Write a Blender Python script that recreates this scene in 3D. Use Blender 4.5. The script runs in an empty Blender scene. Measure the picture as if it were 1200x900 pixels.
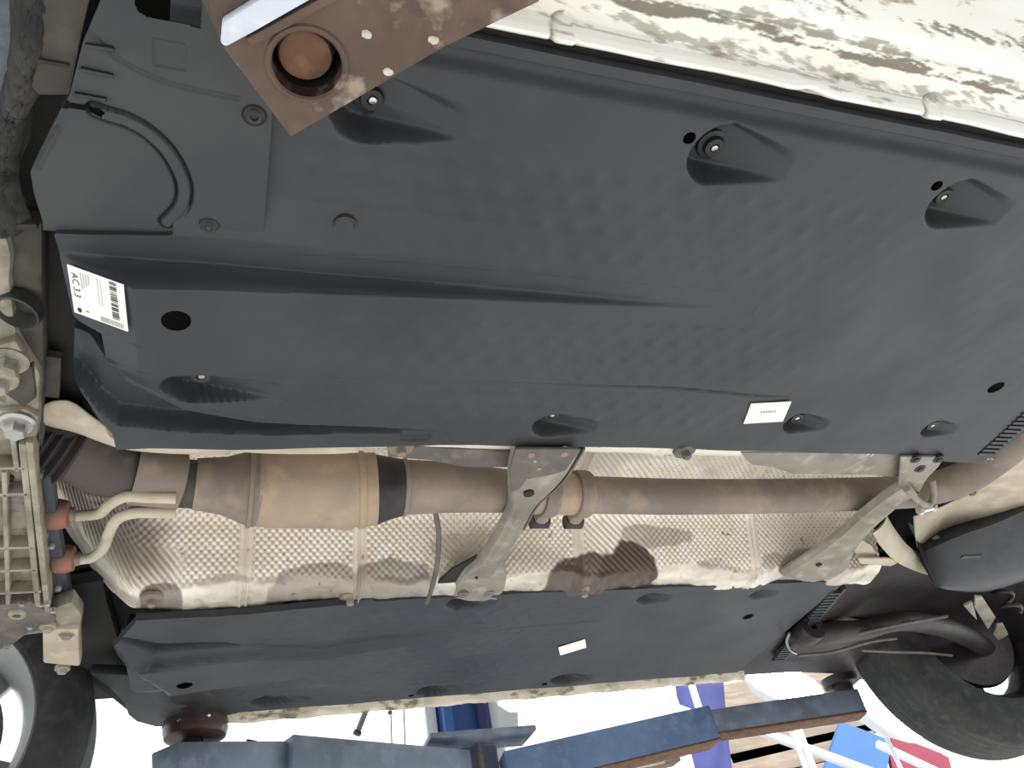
import bpy, bmesh, math, random
import numpy as np
from mathutils import Vector, Matrix
from math import sin, cos, pi, radians, sqrt, atan2

random.seed(7); rng = np.random.RandomState(5)
BZ = 2.136                      # height of the car's belly above the workshop floor (m)
scene = bpy.context.scene
col = scene.collection

# ------------------------------------------------------------------ camera
YAW, PITCH, ROLL = [radians(v) for v in (-25.08, 39.22, -13.44)]
FPX = 934.0
_r = np.array([cos(YAW), sin(YAW), 0]); _f = np.array([-sin(YAW), cos(YAW), 0]); _u = np.array([0, 0, 1.])
C_F = _f*cos(PITCH)+_u*sin(PITCH); _u2 = -_f*sin(PITCH)+_u*cos(PITCH)
C_R = _r*cos(ROLL)+_u2*sin(ROLL); C_U = -_r*sin(ROLL)+_u2*cos(ROLL)
CAM = np.array([0, -1.0703, -0.6356])
cd = bpy.data.cameras.new('camera'); cd.sensor_width = 36; cd.lens = 36*FPX/1200
cd.clip_start = 0.02; cd.clip_end = 200
cam = bpy.data.objects.new('camera', cd); col.objects.link(cam)
M4 = Matrix.Identity(4)
for i in range(3):
    M4[i][0] = C_R[i]; M4[i][1] = C_U[i]; M4[i][2] = -C_F[i]; M4[i][3] = CAM[i]+(BZ if i == 2 else 0)
cam.matrix_world = M4
scene.camera = cam

# ------------------------------------------------------------------ light and exposure
w = bpy.data.worlds.new('overcast_sky'); scene.world = w; w.use_nodes = True
bg = w.node_tree.nodes['Background']; bg.inputs[0].default_value = (0.90, 0.96, 1.0, 1); bg.inputs[1].default_value = 1.0
sd = bpy.data.lights.new('sun', 'SUN'); sd.energy = 5.0; sd.angle = radians(1.0); sd.color = (1, .985, .955)
sun = bpy.data.objects.new('sun', sd); col.objects.link(sun); sun.rotation_euler = (radians(38), 0, radians(20))     # high sun from the near side of the car
scene.view_settings.view_transform = 'Standard'; scene.view_settings.look = 'None'
scene.view_settings.gamma = 1; scene.view_settings.use_curve_mapping = False
scene.view_settings.exposure = 0.85

# ------------------------------------------------------------------ helpers
def at(x, y, z=0.0, Y=None, D=None):
    """point of a horizontal (z) or upright (Y) plane of the car seen at a photograph pixel; car coordinates, belly z = 0"""
    d = C_R*(x-600)/FPX + C_U*(450-y)/FPX + C_F
    t = (z-CAM[2])/d[2] if Y is None else (Y-CAM[1])/d[1]
    if D is not None: t = D
    return CAM+d*t

def nn(m, t): return m.node_tree.nodes.new(t)
def mat(name, c1, c2=None, c3=None, scale=8, rough=.6, metal=0, bump=0, bscale=60, rough2=None, emis=None, estr=0,
        fine=None, lo=.42, hi=.62, spec=.5, stretch=(1, 1, 1), coat=0):
    m = bpy.data.materials.new(name); m.use_nodes = True
    nt = m.node_tree; L = nt.links; b = nt.nodes['Principled BSDF']
    b.inputs['Roughness'].default_value = rough; b.inputs['Metallic'].default_value = metal
    b.inputs['Specular IOR Level'].default_value = spec
    if coat: b.inputs['Coat Weight'].default_value = coat; b.inputs['Coat Roughness'].default_value = .1
    tc = nn(m, 'ShaderNodeTexCoord'); mp = nn(m, 'ShaderNodeMapping'); mp.inputs['Scale'].default_value = stretch
    L.new(tc.outputs['Object'], mp.inputs[0])
    def ramp(sc, a, bb, det=6):
        n = nn(m, 'ShaderNodeTexNoise'); n.inputs['Scale'].default_value = sc; n.inputs['Detail'].default_value = det
        L.new(mp.outputs[0], n.inputs['Vector'])
        r = nn(m, 'ShaderNodeMapRange'); r.inputs[1].default_value = a; r.inputs[2].default_value = bb
        L.new(n.outputs[0], r.inputs[0]); return r.outputs[0]
    def mix(f, a, bb):
        x = nn(m, 'ShaderNodeMix'); x.data_type = 'RGBA'; L.new(f, x.inputs[0])
        for k, v in ((6, a), (7, bb)):
            if isinstance(v, tuple): x.inputs[k].default_value = (*v, 1)
            else: L.new(v, x.inputs[k])
        return x.outputs[2]
    b.inputs['Base Color'].default_value = (*c1, 1)
    out = c1
    if c2: out = mix(ramp(scale, lo, hi), out, c2)
    if c3: out = mix(ramp(scale*3.1, .5, .7), out, c3)
    if fine: out = mix(ramp(fine[0], fine[1], fine[1]+.08), out, fine[2])
    if not isinstance(out, tuple): L.new(out, b.inputs['Base Color'])
    if rough2 is not None:
        r = nn(m, 'ShaderNodeMapRange'); L.new(ramp(scale*1.7, .35, .65), r.inputs[0])
        r.inputs[3].default_value = rough; r.inputs[4].default_value = rough2; L.new(r.outputs[0], b.inputs['Roughness'])
    if bump:
        n = nn(m, 'ShaderNodeTexNoise'); n.inputs['Scale'].default_value = bscale; n.inputs['Detail'].default_value = 5
        L.new(mp.outputs[0], n.inputs['Vector'])
        bp = nn(m, 'ShaderNodeBump'); bp.inputs['Strength'].default_value = bump; bp.inputs['Distance'].default_value = .004
        L.new(n.outputs[0], bp.inputs['Height']); L.new(bp.outputs[0], b.inputs['Normal'])
    if emis: b.inputs['Emission Color'].default_value = (*emis, 1); b.inputs['Emission Strength'].default_value = estr
    m['mixer'] = 0
    return m

def add_stain_shade(m, attr, color):
    """dirt patches of their own shape, and shade painted on the heat shield, carried as a mesh attribute"""
    nt = m.node_tree; L = nt.links; b = nt.nodes['Principled BSDF']
    a = nn(m, 'ShaderNodeAttribute'); a.attribute_name = attr
    x = nn(m, 'ShaderNodeMix'); x.data_type = 'RGBA'; L.new(a.outputs['Fac'], x.inputs[0])
    src = b.inputs['Base Color'].links[0].from_socket if b.inputs['Base Color'].links else None
    if src: L.new(src, x.inputs[6])
    else: x.inputs[6].default_value = b.inputs['Base Color'].default_value
    x.inputs[7].default_value = (*color, 1); L.new(x.outputs[2], b.inputs['Base Color'])

class MB:
    """collects shapes in car coordinates; build() links them as ONE mesh object"""
    def __init__(s): s.v = []; s.f = []
    def add(s, vs, fs):
        o = len(s.v); s.v += [tuple(map(float, p)) for p in vs]; s.f += [tuple(i+o for i in f) for f in fs]; return s
    def box(s, c, size, rot=None, taper=1):
        hx, hy, hz = [k/2 for k in size]; R = rot if rot is not None else Matrix.Identity(3)
        vs = []
        for z in (-1, 1):
            k = taper if z > 0 else 1
            for x, y in ((-1, -1), (1, -1), (1, 1), (-1, 1)):
                p = R @ Vector((x*hx*k, y*hy*k, z*hz)); vs.append((c[0]+p.x, c[1]+p.y, c[2]+p.z))
        return s.add(vs, [(3, 2, 1, 0), (4, 5, 6, 7), (0, 1, 5, 4), (1, 2, 6, 5), (2, 3, 7, 6), (3, 0, 4, 7)])
    def bar(s, p0, p1, w, h, up=(0, 0, 1)):
        """box between two points"""
        p0 = Vector(p0); p1 = Vector(p1); d = (p1-p0); L = d.length; d.normalize()
        side = d.cross(Vector(up)); side.normalize(); u = side.cross(d)
        R = Matrix((d, side, u)).transposed()
        return s.box((p0+p1)/2, (L, w, h), R)
    def prism(s, pts, vec):
        """polygon (3-D points) extruded by vec"""
        n = len(pts); a = [np.array(p) for p in pts]; b = [p+np.array(vec) for p in a]
        fs = [tuple(range(n)), tuple(range(2*n-1, n-1, -1))]+[(i, i+n, (i+1) % n+n, (i+1) % n) for i in range(n)]
        return s.add(a+b, fs)
    def tube(s, path, r, n=12, cap=True, closed=False):
        P = [Vector(map(float, p)) for p in path]; m = len(P)
        rs = r if hasattr(r, '__len__') else [r]*m
        vs = []; up = None
        for i in range(m):
            d = (P[(i+1) % m]-P[i-1]) if closed else (P[min(i+1, m-1)]-P[max(i-1, 0)])
            d.normalize()
            if up is None:
                up = Vector((0, 0, 1)) if abs(d.z) < .9 else Vector((1, 0, 0))
            sd = d.cross(up); sd.normalize(); up = sd.cross(d); up.normalize()
            for k in range(n):
                a = 2*pi*k/n; q = P[i]+(sd*cos(a)+up*sin(a))*rs[i]; vs.append(q)
        fs = []
        for i in range(m if closed else m-1):
            j = (i+1) % m
            fs += [(i*n+k, i*n+(k+1) % n, j*n+(k+1) % n, j*n+k) for k in range(n)]
        if cap and not closed: fs += [tuple(range(n-1, -1, -1)), tuple((m-1)*n+k for k in range(n))]
        return s.add(vs, fs)
    def cyl(s, p0, p1, r0, r1=None, n=16): return s.tube([p0, p1], [r0, r0 if r1 is None else r1], n)
    def lathe(s, c, axis, prof, n=32, ang=2*pi):
        """prof = list of (radius, distance along axis)"""
        ax = Vector(axis).normalized(); t = Vector((0, 0, 1)) if abs(ax.z) < .9 else Vector((1, 0, 0))
        e1 = ax.cross(t).normalized(); e2 = ax.cross(e1); m = len(prof); vs = []
        for k in range(n):
            a = ang*k/n; e = e1*cos(a)+e2*sin(a)
            for r, h in prof: vs.append(Vector(map(float, c))+ax*h+e*r)
        fs = [(k*m+i, k*m+i+1, ((k+1) % n)*m+i+1, ((k+1) % n)*m+i) for k in range(n) for i in range(m-1)]
        return s.add(vs, fs)
    def grid(s, A):
        """A: rows x cols x 3"""
        h, w_ = A.shape[:2]; i = np.arange(h*w_).reshape(h, w_)
        q = np.stack([i[:-1, :-1], i[:-1, 1:], i[1:, 1:], i[1:, :-1]], -1).reshape(-1, 4)
        return s.add(A.reshape(-1, 3), [tuple(k) for k in q.tolist()])
    def hexnut(s, c, axis, r, h): return s.lathe(c, axis, [(0.0001, 0), (r, 0), (r, h*.8), (r*.85, h), (.0001, h)], 6)
    def blob(s, c, r, n=8, m=12, jit=0):
        vs = []; fs = []
        for i in range(n+1):
            a = pi*i/n
            for k in range(m):
                b = 2*pi*k/m; j = 1+jit*(random.random()-.5)
                vs.append((c[0]+r[0]*sin(a)*cos(b)*j, c[1]+r[1]*sin(a)*sin(b)*j, c[2]+r[2]*cos(a)*j))
        for i in range(n):
            for k in range(m): fs.append((i*m+k, i*m+(k+1) % m, (i+1)*m+(k+1) % m, (i+1)*m+k))
        return s.add(vs, fs)
    def build(s, name, m, parent=None, bevel=0, smooth=35, segs=2, subd=0):
        me = bpy.data.meshes.new(name)
        off = np.array([0, 0, BZ])-(np.array(parent_loc(parent)) if parent else 0)
        if not parent:
            vv = np.array(s.v); c = vv.mean(0); loc = np.array([c[0], c[1], vv[:, 2].min()+BZ]); off = np.array([0, 0, BZ])-loc
        me.from_pydata([tuple(np.array(p)+off) for p in s.v] if len(s.v) < 20000 else (np.array(s.v)+off).tolist(), [], s.f)
        if len(s.v) < 20000:
            bm = bmesh.new(); bm.from_mesh(me)
            bmesh.ops.remove_doubles(bm, verts=bm.verts, dist=1e-5)
            bmesh.ops.recalc_face_normals(bm, faces=bm.faces)
            if bevel:
                es = [e for e in bm.edges if len(e.link_faces) == 2 and e.calc_face_angle(0) > radians(32)]
                try: bmesh.ops.bevel(bm, geom=es, offset=bevel, segments=segs, affect='EDGES', profile=.5, clamp_overlap=True)
                except Exception: pass
            bm.to_mesh(me); bm.free()
        me.polygons.foreach_set('use_smooth', [True]*len(me.polygons))
        if smooth < 180: me.set_sharp_from_angle(angle=radians(smooth))
        me.materials.append(m)
        o = bpy.data.objects.new(name, me); col.objects.link(o)
        if parent: o.parent = parent
        else: o.location = loc
        return o
_loc = {}
def parent_loc(o):
    if o is None: return (0, 0, 0)
    a = np.array(o.location); p = o.parent
    while p: a = a+np.array(p.location); p = p.parent
    return a
def tag(o, label, cat=None, group=None):
    if label: o['label'] = label
    if cat: o['category'] = cat
    if group: o['group'] = group
    return o
def thing(name, label, cat, loc, group=None):
    o = bpy.data.objects.new(name, None); o.empty_display_size = .05; col.objects.link(o)
    o.location = (loc[0], loc[1], loc[2]+BZ); return tag(o, label, cat, group)
def structure(o): o['kind'] = 'structure'; return o
def copy_tree(o, delta, parent=None):
    c = o.copy(); col.objects.link(c)
    if parent: c.parent = parent
    else: c.location = Vector(o.location)+Vector(delta)
    for ch in list(o.children): copy_tree(ch, (0, 0, 0), c)
    return c
def px(pts, z=0.0, Y=None): return [at(a, b, z, Y) for a, b in pts]
def spline(pts, n=8):
    """Catmull-Rom through points"""
    P = [np.array(p, float) for p in pts]; P = [2*P[0]-P[1]]+P+[2*P[-1]-P[-2]]; out = []
    for i in range(1, len(P)-2):
        for k in range(n):
            t = k/n; a, b, c, d = P[i-1:i+3]
            out.append(.5*(2*b+(c-a)*t+(2*a-5*b+4*c-d)*t*t+(3*b-a-3*c+d)*t**3))
    out.append(P[-2]); return out
def vnoise(X, Y, sc, seed=0):
    """cheap smooth value noise, about -1..1"""
    r = np.random.RandomState(seed); o = np.zeros_like(X); amp = 0
    for k in range(5):
        a = r.rand()*6.28; f = sc*(1.7**k); ph = r.rand(2)*6.28; g = .6**k
        o += g*np.sin(f*(X*cos(a)+Y*sin(a))+ph[0]+1.3*np.sin(f*.7*(Y*cos(a)-X*sin(a))+ph[1])); amp += g
    return o/amp
def sst(t): t = np.clip(t, 0, 1); return t*t*(3-2*t)

# ------------------------------------------------------------------ materials
PLASTIC = mat('dark_grey_plastic', (.037, .042, .049), (.046, .051, .057), scale=5, rough=.40, rough2=.50, spec=.28, bump=.04, bscale=400)
PLASTIC2 = mat('dark_grey_plastic_plate', (.042, .047, .050), (.051, .056, .057), scale=9, rough=.5, rough2=.6, spec=.28, bump=.05, bscale=300)
BLACK = mat('black_plastic', (.012, .013, .015), (.03, .03, .03), scale=12, rough=.5)
UNDERBODY = mat('black_underbody', (.010, .010, .011), (.02, .019, .017), scale=6, rough=.8)
SHIELD = mat('dusty_aluminium_sheet', (.84, .78, .68), (.74, .67, .56), (.86, .82, .75), scale=7, rough=.42, metal=.25, spec=.5, fine=(70, .64, (.4, .34, .26)))
CREAM = mat('dusty_beige_sheet', (.50, .44, .335), (.40, .345, .26), (.55, .50, .41), scale=9, rough=.6, bump=.15, bscale=60)
RUST_PIPE = mat('heat_browned_steel', (.25, .205, .172), (.18, .15, .135), (.30, .245, .20), scale=7, rough=.62, metal=.25, bump=.12, bscale=90)
SOOT = mat('soot_browned_steel', (.075, .061, .056), (.055, .047, .045), (.11, .09, .078), scale=8, rough=.6, metal=.2, bump=.12, bscale=90)
RUST_CAT = mat('tan_browned_steel', (.40, .30, .215), (.31, .245, .195), (.44, .32, .22), scale=10, rough=.6, metal=.25, bump=.1, bscale=90)
BRACE = mat('dusty_grey_steel', (.27, .245, .205), (.20, .18, .155), (.38, .35, .29), scale=11, rough=.6, metal=.2, bump=.15, bscale=70)
BRACE_DARK = mat('brown_dusted_steel', (.135, .12, .105), (.105, .095, .085), (.18, .16, .135), scale=13, rough=.65, metal=.15, bump=.15, bscale=70)
ALU = mat('dusty_cast_aluminium', (.36, .33, .26), (.21, .19, .15), (.41, .38, .32), scale=12, rough=.5, metal=.35, bump=.2, bscale=90, fine=(40, .62, (.2, .18, .15)))
STEEL = mat('bright_steel', (.6, .6, .58), (.45, .45, .43), scale=20, rough=.28, metal=.9)
ZINC = mat('zinc_bolt', (.5, .5, .48), (.34, .33, .30), scale=30, rough=.38, metal=.7)
RUSTY = mat('rusty_painted_steel', (.085, .052, .038), (.13, .078, .05), (.065, .043, .036), scale=9, rough=.62, bump=.3, bscale=50, fine=(24, .62, (.30, .24, .18)))
RUST_OR = mat('orange_rust', (.135, .062, .030), (.085, .043, .025), (.18, .09, .045), scale=22, rough=.75, bump=.3, bscale=60)
WHITEPAINT = mat('dirty_white_car_paint', (.88, .86, .80), (.82, .79, .72), (.88, .87, .84), scale=6, rough=.38, bump=.04, bscale=40, fine=(42, .615, (.40, .34, .25)),
                 stretch=(.45, 1.5, 1.5))
CREAMPAINT = mat('dirty_cream_paint', (.62, .57, .46), (.45, .40, .30), (.7, .66, .56), scale=20, rough=.6, bump=.3, bscale=40, fine=(35, .57, (.16, .13, .09)), stretch=(.5, 1, 1))
LABEL = mat('white_paper_label', (.86, .86, .80), (.83, .83, .78), scale=10, rough=.55)
INK = mat('black_ink', (.02, .02, .02), rough=.6)
GREYINK = mat('grey_ink', (.42, .42, .40), rough=.6)
RUBBER = mat('tyre_rubber', (.020, .021, .023), (.034, .034, .034), (.05, .05, .048), scale=14, rough=.72, bump=.2, bscale=60)
REDRUBBER = mat('dusty_red_rubber', (.24, .085, .055), (.20, .13, .10), (.33, .10, .055), scale=16, rough=.6)
RIM = mat('silver_alloy', (.62, .63, .64), (.5, .5, .5), scale=9, rough=.35, metal=.5)
BLUE = mat('blue_lift_paint', (.13, .205, .36), (.10, .16, .29), (.16, .25, .41), scale=8, rough=.45, bump=.12, bscale=40, fine=(30, .66, (.2, .2, .2)))
SLATE = mat('blue_grey_lift_paint', (.17, .205, .27), (.125, .15, .20), (.21, .255, .33), scale=7, rough=.5, bump=.15, bscale=40, fine=(30, .65, (.2, .2, .22)))
POSTBLUE = mat('bright_blue_paint', (.05, .14, .40), (.045, .12, .34), scale=4, rough=.4)
WHITEMETAL = mat('white_painted_metal', (.78, .80, .82), (.72, .74, .77), scale=5, rough=.5)
LINER = mat('muddy_wheel_arch_felt', (.020, .021, .020), (.042, .041, .036), (.012, .013, .014), scale=15, rough=.9, bump=.6, bscale=45, fine=(30, .62, (.11, .10, .08)))
MUDPLATE = mat('dried_mud_plate', (.060, .055, .045), (.045, .041, .034), (.085, .077, .063), scale=10, rough=.85, bump=.3, bscale=50)
GREYPAINT = mat('speckled_grey_paint', (.075, .085, .105), (.11, .12, .14), scale=90, rough=.5)
TANK = mat('dusty_black_tank', (.028, .033, .042), (.042, .047, .056), (.02, .024, .032), scale=5, rough=.45)
ARMMETAL = mat('blackened_suspension_steel', (.032, .028, .032), (.05, .038, .036), (.022, .02, .024), scale=10, rough=.45, metal=.3, bump=.2, bscale=50)
WOOD = mat('weathered_planks', (.25, .195, .15), (.19, .15, .115), (.31, .26, .215), scale=6, rough=.8, stretch=(.3, 2, 2), bump=.2)
NAVY = mat('navy_fabric', (.045, .05, .19), (.035, .04, .14), scale=6, rough=.8)
BLUEPANEL = mat('blue_panel', (.05, .14, .40), (.045, .12, .35), scale=3, rough=.5)
REDPANEL = mat('crimson_panel', (.22, .03, .055), (.19, .025, .05), scale=3, rough=.5)
CONCRETE = mat('workshop_concrete', (.46, .45, .43), (.40, .39, .37), (.5, .49, .47), scale=1.2, rough=.75)
ADDED_GREYWALL = mat('added_wall_grey', (.30, .30, .29), (.26, .26, .25), scale=1.5, rough=.85)
LAMP = mat('lit_lamp_lens', (.9, .9, .9), emis=(.95, .97, 1.0), estr=14)
add_stain_shade(SHIELD, 'stain_shade', (.085, .06, .048))
add_stain_shade(CREAM, 'stain_shade', (.07, .05, .042))
WHITEPAINT_S = WHITEPAINT; add_stain_shade(WHITEPAINT, 'stain_shade', (.17, .14, .10))

def set_attr(o, name, vals):
    a = o.data.attributes.new(name, 'FLOAT', 'POINT'); a.data.foreach_set('value', np.asarray(vals, np.float32))

# ------------------------------------------------------------------ the setting
fl = MB(); fl.add([(-30, -30, -BZ), (30, -30, -BZ), (30, 30, -BZ), (-30, 30, -BZ), (-30, -30, -BZ-.1), (30, -30, -BZ-.1), (30, 30, -BZ-.1), (-30, 30, -BZ-.1)],
                  [(0, 1, 2, 3), (7, 6, 5, 4), (0, 4, 5, 1), (1, 5, 6, 2), (2, 6, 7, 3), (3, 7, 4, 0)])
structure(fl.build('floor', CONCRETE))
yd = MB(); yd.box((0, 17, -BZ+.01), (60, 26, .02)); structure(yd.build('floor', mat('added_dark_ground', (.07, .072, .078), (.10, .10, .105), scale=2, rough=.85)))  # unseen dark ground added beyond the lift so the far cover reflects less

nw = MB(); nw.box((0, -4.6, -BZ+1.3), (18, .25, 2.6)); structure(nw.build('added_shade_wall', ADDED_GREYWALL))  # unseen wall added behind the camera to darken faces turned that way

# ================================================================== underbody covers
YR2 = [at(112, 397, -.012), at(150, 440, -.012), at(215, 473, -.01), at(300, 486, -.006), at(400, 493, -.004), at(545, 503, 0), (2, -.262, 0)]
YST = [at(78, 425, 0), at(140, 479, 0), at(200, 488, 0), at(300, 494, 0), at(400, 498, 0), at(545, 506, 0), (2, -.258, 0)]
XR2 = np.array([p[0] for p in YR2]); YR2 = np.array([p[1] for p in YR2])
XST = np.array([p[0] for p in YST]); YST = np.array([p[1] for p in YST])
MIR = -.052
_rf = [at(120, 745, -.02), at(180, 773, -.03), at(240, 768, -.03), at(300, 762, -.025), at(372, 758, -.01)]
_sf = [at(146, 734, 0), at(187, 742, 0), at(262, 742, 0), at(302, 757, -.01), at(372, 757, 0)]
XRF = np.array([p[0] for p in _rf]+[2]); YRF = np.array([MIR-p[1] for p in _rf]+[-.29])
XSF = np.array([p[0] for p in _sf]+[2]); YSF = np.array([MIR-p[1] for p in _sf]+[-.28])
POCK = []     # screw pockets: x, y, radius, length, depth
for (a, b, R, L, D) in ((432, 128, .034, .088, .038), (846, 183, .035, .082, .036), (1120, 240, .034, .078, .034), (228, 443, .034, .095, .030),
                        (646, 497, .027, .070, .028), (936, 497, .024, .055, .022), (1095, 503, .022, .048, .018)):
    p = at(a, b, -.012 if a == 228 else 0); POCK.append((p[0], p[1], R, L, D))
HOLES = [(at(207, 371, -.0375), .0135), (at(1167, 454), .013), (at(808, 162), .0065), (at(1098, 218), .0065), (at(404, 260), .0)]
def hn(X, Y, smallfeat=True, far=False):
    """height of a cover's lower face (negative hangs lower); the far cover is its mirror image"""
    hw = np.clip(.040*(.56-X)/.66, 0, .042)
    if far:
        xf0 = np.interp(Y, [-.51, -.39, -.34], [-.112, -.170, -.175]); fr = sst((X-xf0)/.034)
    else: fr = np.clip((X+.158)/.066, 0, 1)
    k = hw/.036
    zr = -.012*np.clip((.3-X)/.3, 0, 1)
    kd = .030*np.clip((.27-X)/.3, 0, 1)**.8
    yr = np.interp(X, XR2, YR2)
    if far: kd = .048*sst((.10-X)/.05)*sst((X+.155)/.01); yr = np.interp(X, XRF, YRF)
    ys = np.maximum(np.interp(X, XSF, YSF) if far else np.interp(X, XST, YST), yr+.004)
    cr = -.397+.03*np.clip(X/.7, 0, 1); cr = np.minimum(cr, yr-.015)
    B = hw*fr
    z = np.zeros_like(X)
    def seg(y0, y1, dz): return dz*sst((Y-y0)/np.maximum(y1-y0, 1e-4))
    def lin(y0, y1, dz): return dz*np.clip((Y-y0)/np.maximum(y1-y0, 1e-4), 0, 1)
    z += -.006
    z += seg(-.779, -.774, .016)+seg(-.768, -.752, -.010)
    # ridge: soft dip, lit lip, steep face
    z += lin(-.606, -.562, -.014*k)+lin(-.560, -.528, .004*k)
    z += lin(-.5245, -.5205, -np.maximum(B-.004*k*fr, 0))
    # flat with the drain hole, crease, sloping face, channel, inner strip
    z += lin(cr, cr+.004, np.maximum(B+zr, 0)*.2)+lin(cr, yr-.004, np.maximum(B+zr, 0)*.8)
    z += lin(yr, yr+.008, kd)+seg(yr-.010, yr-.003, -.002*k)
    z += lin(ys-.001, ys+.003, -kd)
    z += .0045*np.exp(-((Y-cr)/.0017)**2)*np.clip((.78-X)/.1, 0, 1)*(X > 0)
    if smallfeat:
        sx, sy = .036, .031                     # rows of round dimples
        j = np.round((Y+.8)/sy); xo = (j % 2)*sx/2
        i = np.round((X-xo)/sx); dx = X-(i*sx+xo); dy = Y-(j*sy-.8)
        jit = np.sin(i*12.99+j*78.2)*43758.5; jit = jit-np.floor(jit)
        amp = np.where((Y > -.70) & (Y < -.285) & (X > .05) & (X < 1.1), .0011+.0009*jit, 0)*np.clip((.80-X)/.25, .12, 1)
        amp = amp*np.where((np.abs(Y+.52) < .03) & (X < .6), 0, 1)*np.where(np.abs(Y-cr) < .012, 0, 1)
        z -= amp*np.exp(-(dx*dx+dy*dy)/(2*.0062**2))
        z += .0012*vnoise(X, Y, 22, 3)
    for n_, (x0, y0, R, L, D) in enumerate(POCK):
        if far and n_ == 3: continue
        a = X-x0; b = Y-y0
        ramp = np.where(a > 0, D*np.clip(1-a/L, 0, 1), D)
        wd = R*(1-.5*np.clip(a/L, 0, 1))
        e = np.where(a <= 0, R-np.sqrt(a*a+b*b), wd-np.abs(b))
        s = np.where((b > 0) != far, np.clip(e/.0045, 0, 1), np.clip(e/.011, 0, 1))
        z += np.minimum(ramp*s, ramp)*np.where((a > -R) & (a < L), 1, 0)
    tb = at(487, 507); z += .006*sst((.022-np.abs(X-tb[0]))/.004)*sst((.012-np.abs(Y-tb[1]))/.004)
    return z

def cover_mesh(mirror, nx, ny, xf, xr, yo, yi):
    """nx columns front to rear, ny rows from the sill to the tunnel; front and rear outline are x(y)"""
    v = np.linspace(0, 1, ny)[:, None]; u = np.linspace(0, 1, nx)[None, :]
    Y = yo+(yi-yo)*v+0*u
    Xf = np.interp(Y[:, 0], [p[1] for p in xf], [p[0] for p in xf])[:, None]
    Xr = np.interp(Y[:, 0], [p[1] for p in xr], [p[0] for p in xr])[:, None]
    X = Xf+(Xr-Xf)*u
    Z = hn(X, Y, True, mirror)
    Zp = np.pad(Z, 1, 'edge'); Z = .5*Z+.125*(Zp[:-2, 1:-1]+Zp[2:, 1:-1]+Zp[1:-1, :-2]+Zp[1:-1, 2:])
    # round drain holes: snap rim vertices, drop the faces inside
    kill = np.zeros(X.shape, bool)
    for c, R in HOLES:
        if R <= 0: continue
        d = np.hypot(X-c[0], Y-c[1]); rim = np.abs(d-R) < .0017
        s = np.where(rim, R/np.maximum(d, 1e-6), 1)
        X = c[0]+(X-c[0])*s; Y = c[1]+(Y-c[1])*s; kill |= (d < R+.0017)
    idx = np.arange(X.size).reshape(X.shape)
    q = np.stack([idx[:-1, :-1], idx[:-1, 1:], idx[1:, 1:], idx[1:, :-1]], -1).reshape(-1, 4)
    kf = kill.reshape(-1)[q].all(1); q = q[~kf]
    # turned-up skirt along every outer edge so that the sheet has thickness
    P = np.stack([X, Y, Z], -1)
    b = MB()
    Pm = P.copy()
    if mirror: Pm[..., 1] = MIR-Pm[..., 1]; q = q[:, ::-1]
    b.add(Pm.reshape(-1, 3), [tuple(k) for k in q.tolist()])
    for row in (Pm[0], Pm[-1], Pm[:, 0], Pm[:, -1]):
        up = row.copy(); up[:, 2] += .012; b.grid(np.stack([row, up]))
    return b
MIR = -.052
XFN = [(-.06, -.80), (-.06, -.56), (-.158, -.548), (-.152, -.45), (-.148, -.445), (-.126, -.440), (-.124, -.405), (-.160, -.40), (-.165, -.355), (-.128, -.27), (-.126, -.24)]
XRN = [(1.215, -.80), (1.215, -.24)]

def screw(parent, p, name='screw', r=.009):
    b = MB(); z = p[2]
    b.lathe((p[0], p[1], z), (0, 0, -1), [(.0001, .001), (r*.35, .001), (r*.4, .004), (r*.72, .005), (r*.8, .002), (r, .0015), (r*1.15, -.001), (r*1.15, -.004)], 18)
    return b.build(name, ZINC, parent)

near = thing('underbody_cover', 'large dark grey plastic underbody cover nearest the camera, printed label at its front end', 'car panel', (.5, -.5, 0))
cover_mesh(False, 800, 340, XFN, XRN, -.79, -.24).build('shell', PLASTIC, near, smooth=50)
far = thing('underbody_cover', 'dark plastic underbody cover beyond the exhaust tunnel, in shade along the far sill', 'car panel', (.5, .45, 0))
def zz(X, Y): return float(hn(np.array([X]), np.array([Y]), False)[0])
for k, (x0, y0, R, L, D) in enumerate(POCK):
    b = MB(); x0 += .006; y0 += .007 if k < 3 else .003
    zf = zz(x0, y0)
    b.lathe((x0, y0, zf), (0, 0, -1), [(.0001, .0035), (.0045, .0035), (.005, .007), (.010, .007), (.0115, .002), (.0165, .0015), (.0175, -.002)], 20)
    o = b.build('screw', BLACK, near)
    MB().lathe((x0+.001, y0+.001, zf-.004), (0, 0, -1), [(.0001, .0028), (.0035, .0022), (.0045, 0), (.0045, -.002)], 12).build('screw_head', STEEL, o)
# push rivet on the plain panel
p = at(404, 260); MB().lathe((p[0], p[1], zz(p[0], p[1])+.001), (0, 0, -1), [(.0001, .0028), (.007, .0022), (.0085, .001), (.0095, .003), (.0115, .003), (.0125, -.001)], 24).build('push_rivet', BLACK, near)
def on_near(a, b):
    z = 0
    for _ in range(12): p = at(a, b, z); z = .5*z+.5*zz(p[0], p[1])
    return at(a, b, z)
def on_far(a, b):
    z = 0
    for _ in range(12): p = at(a, b, z); z = .5*z+.5*zz(p[0], MIR-p[1])
    return at(a, b, z)

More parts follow.
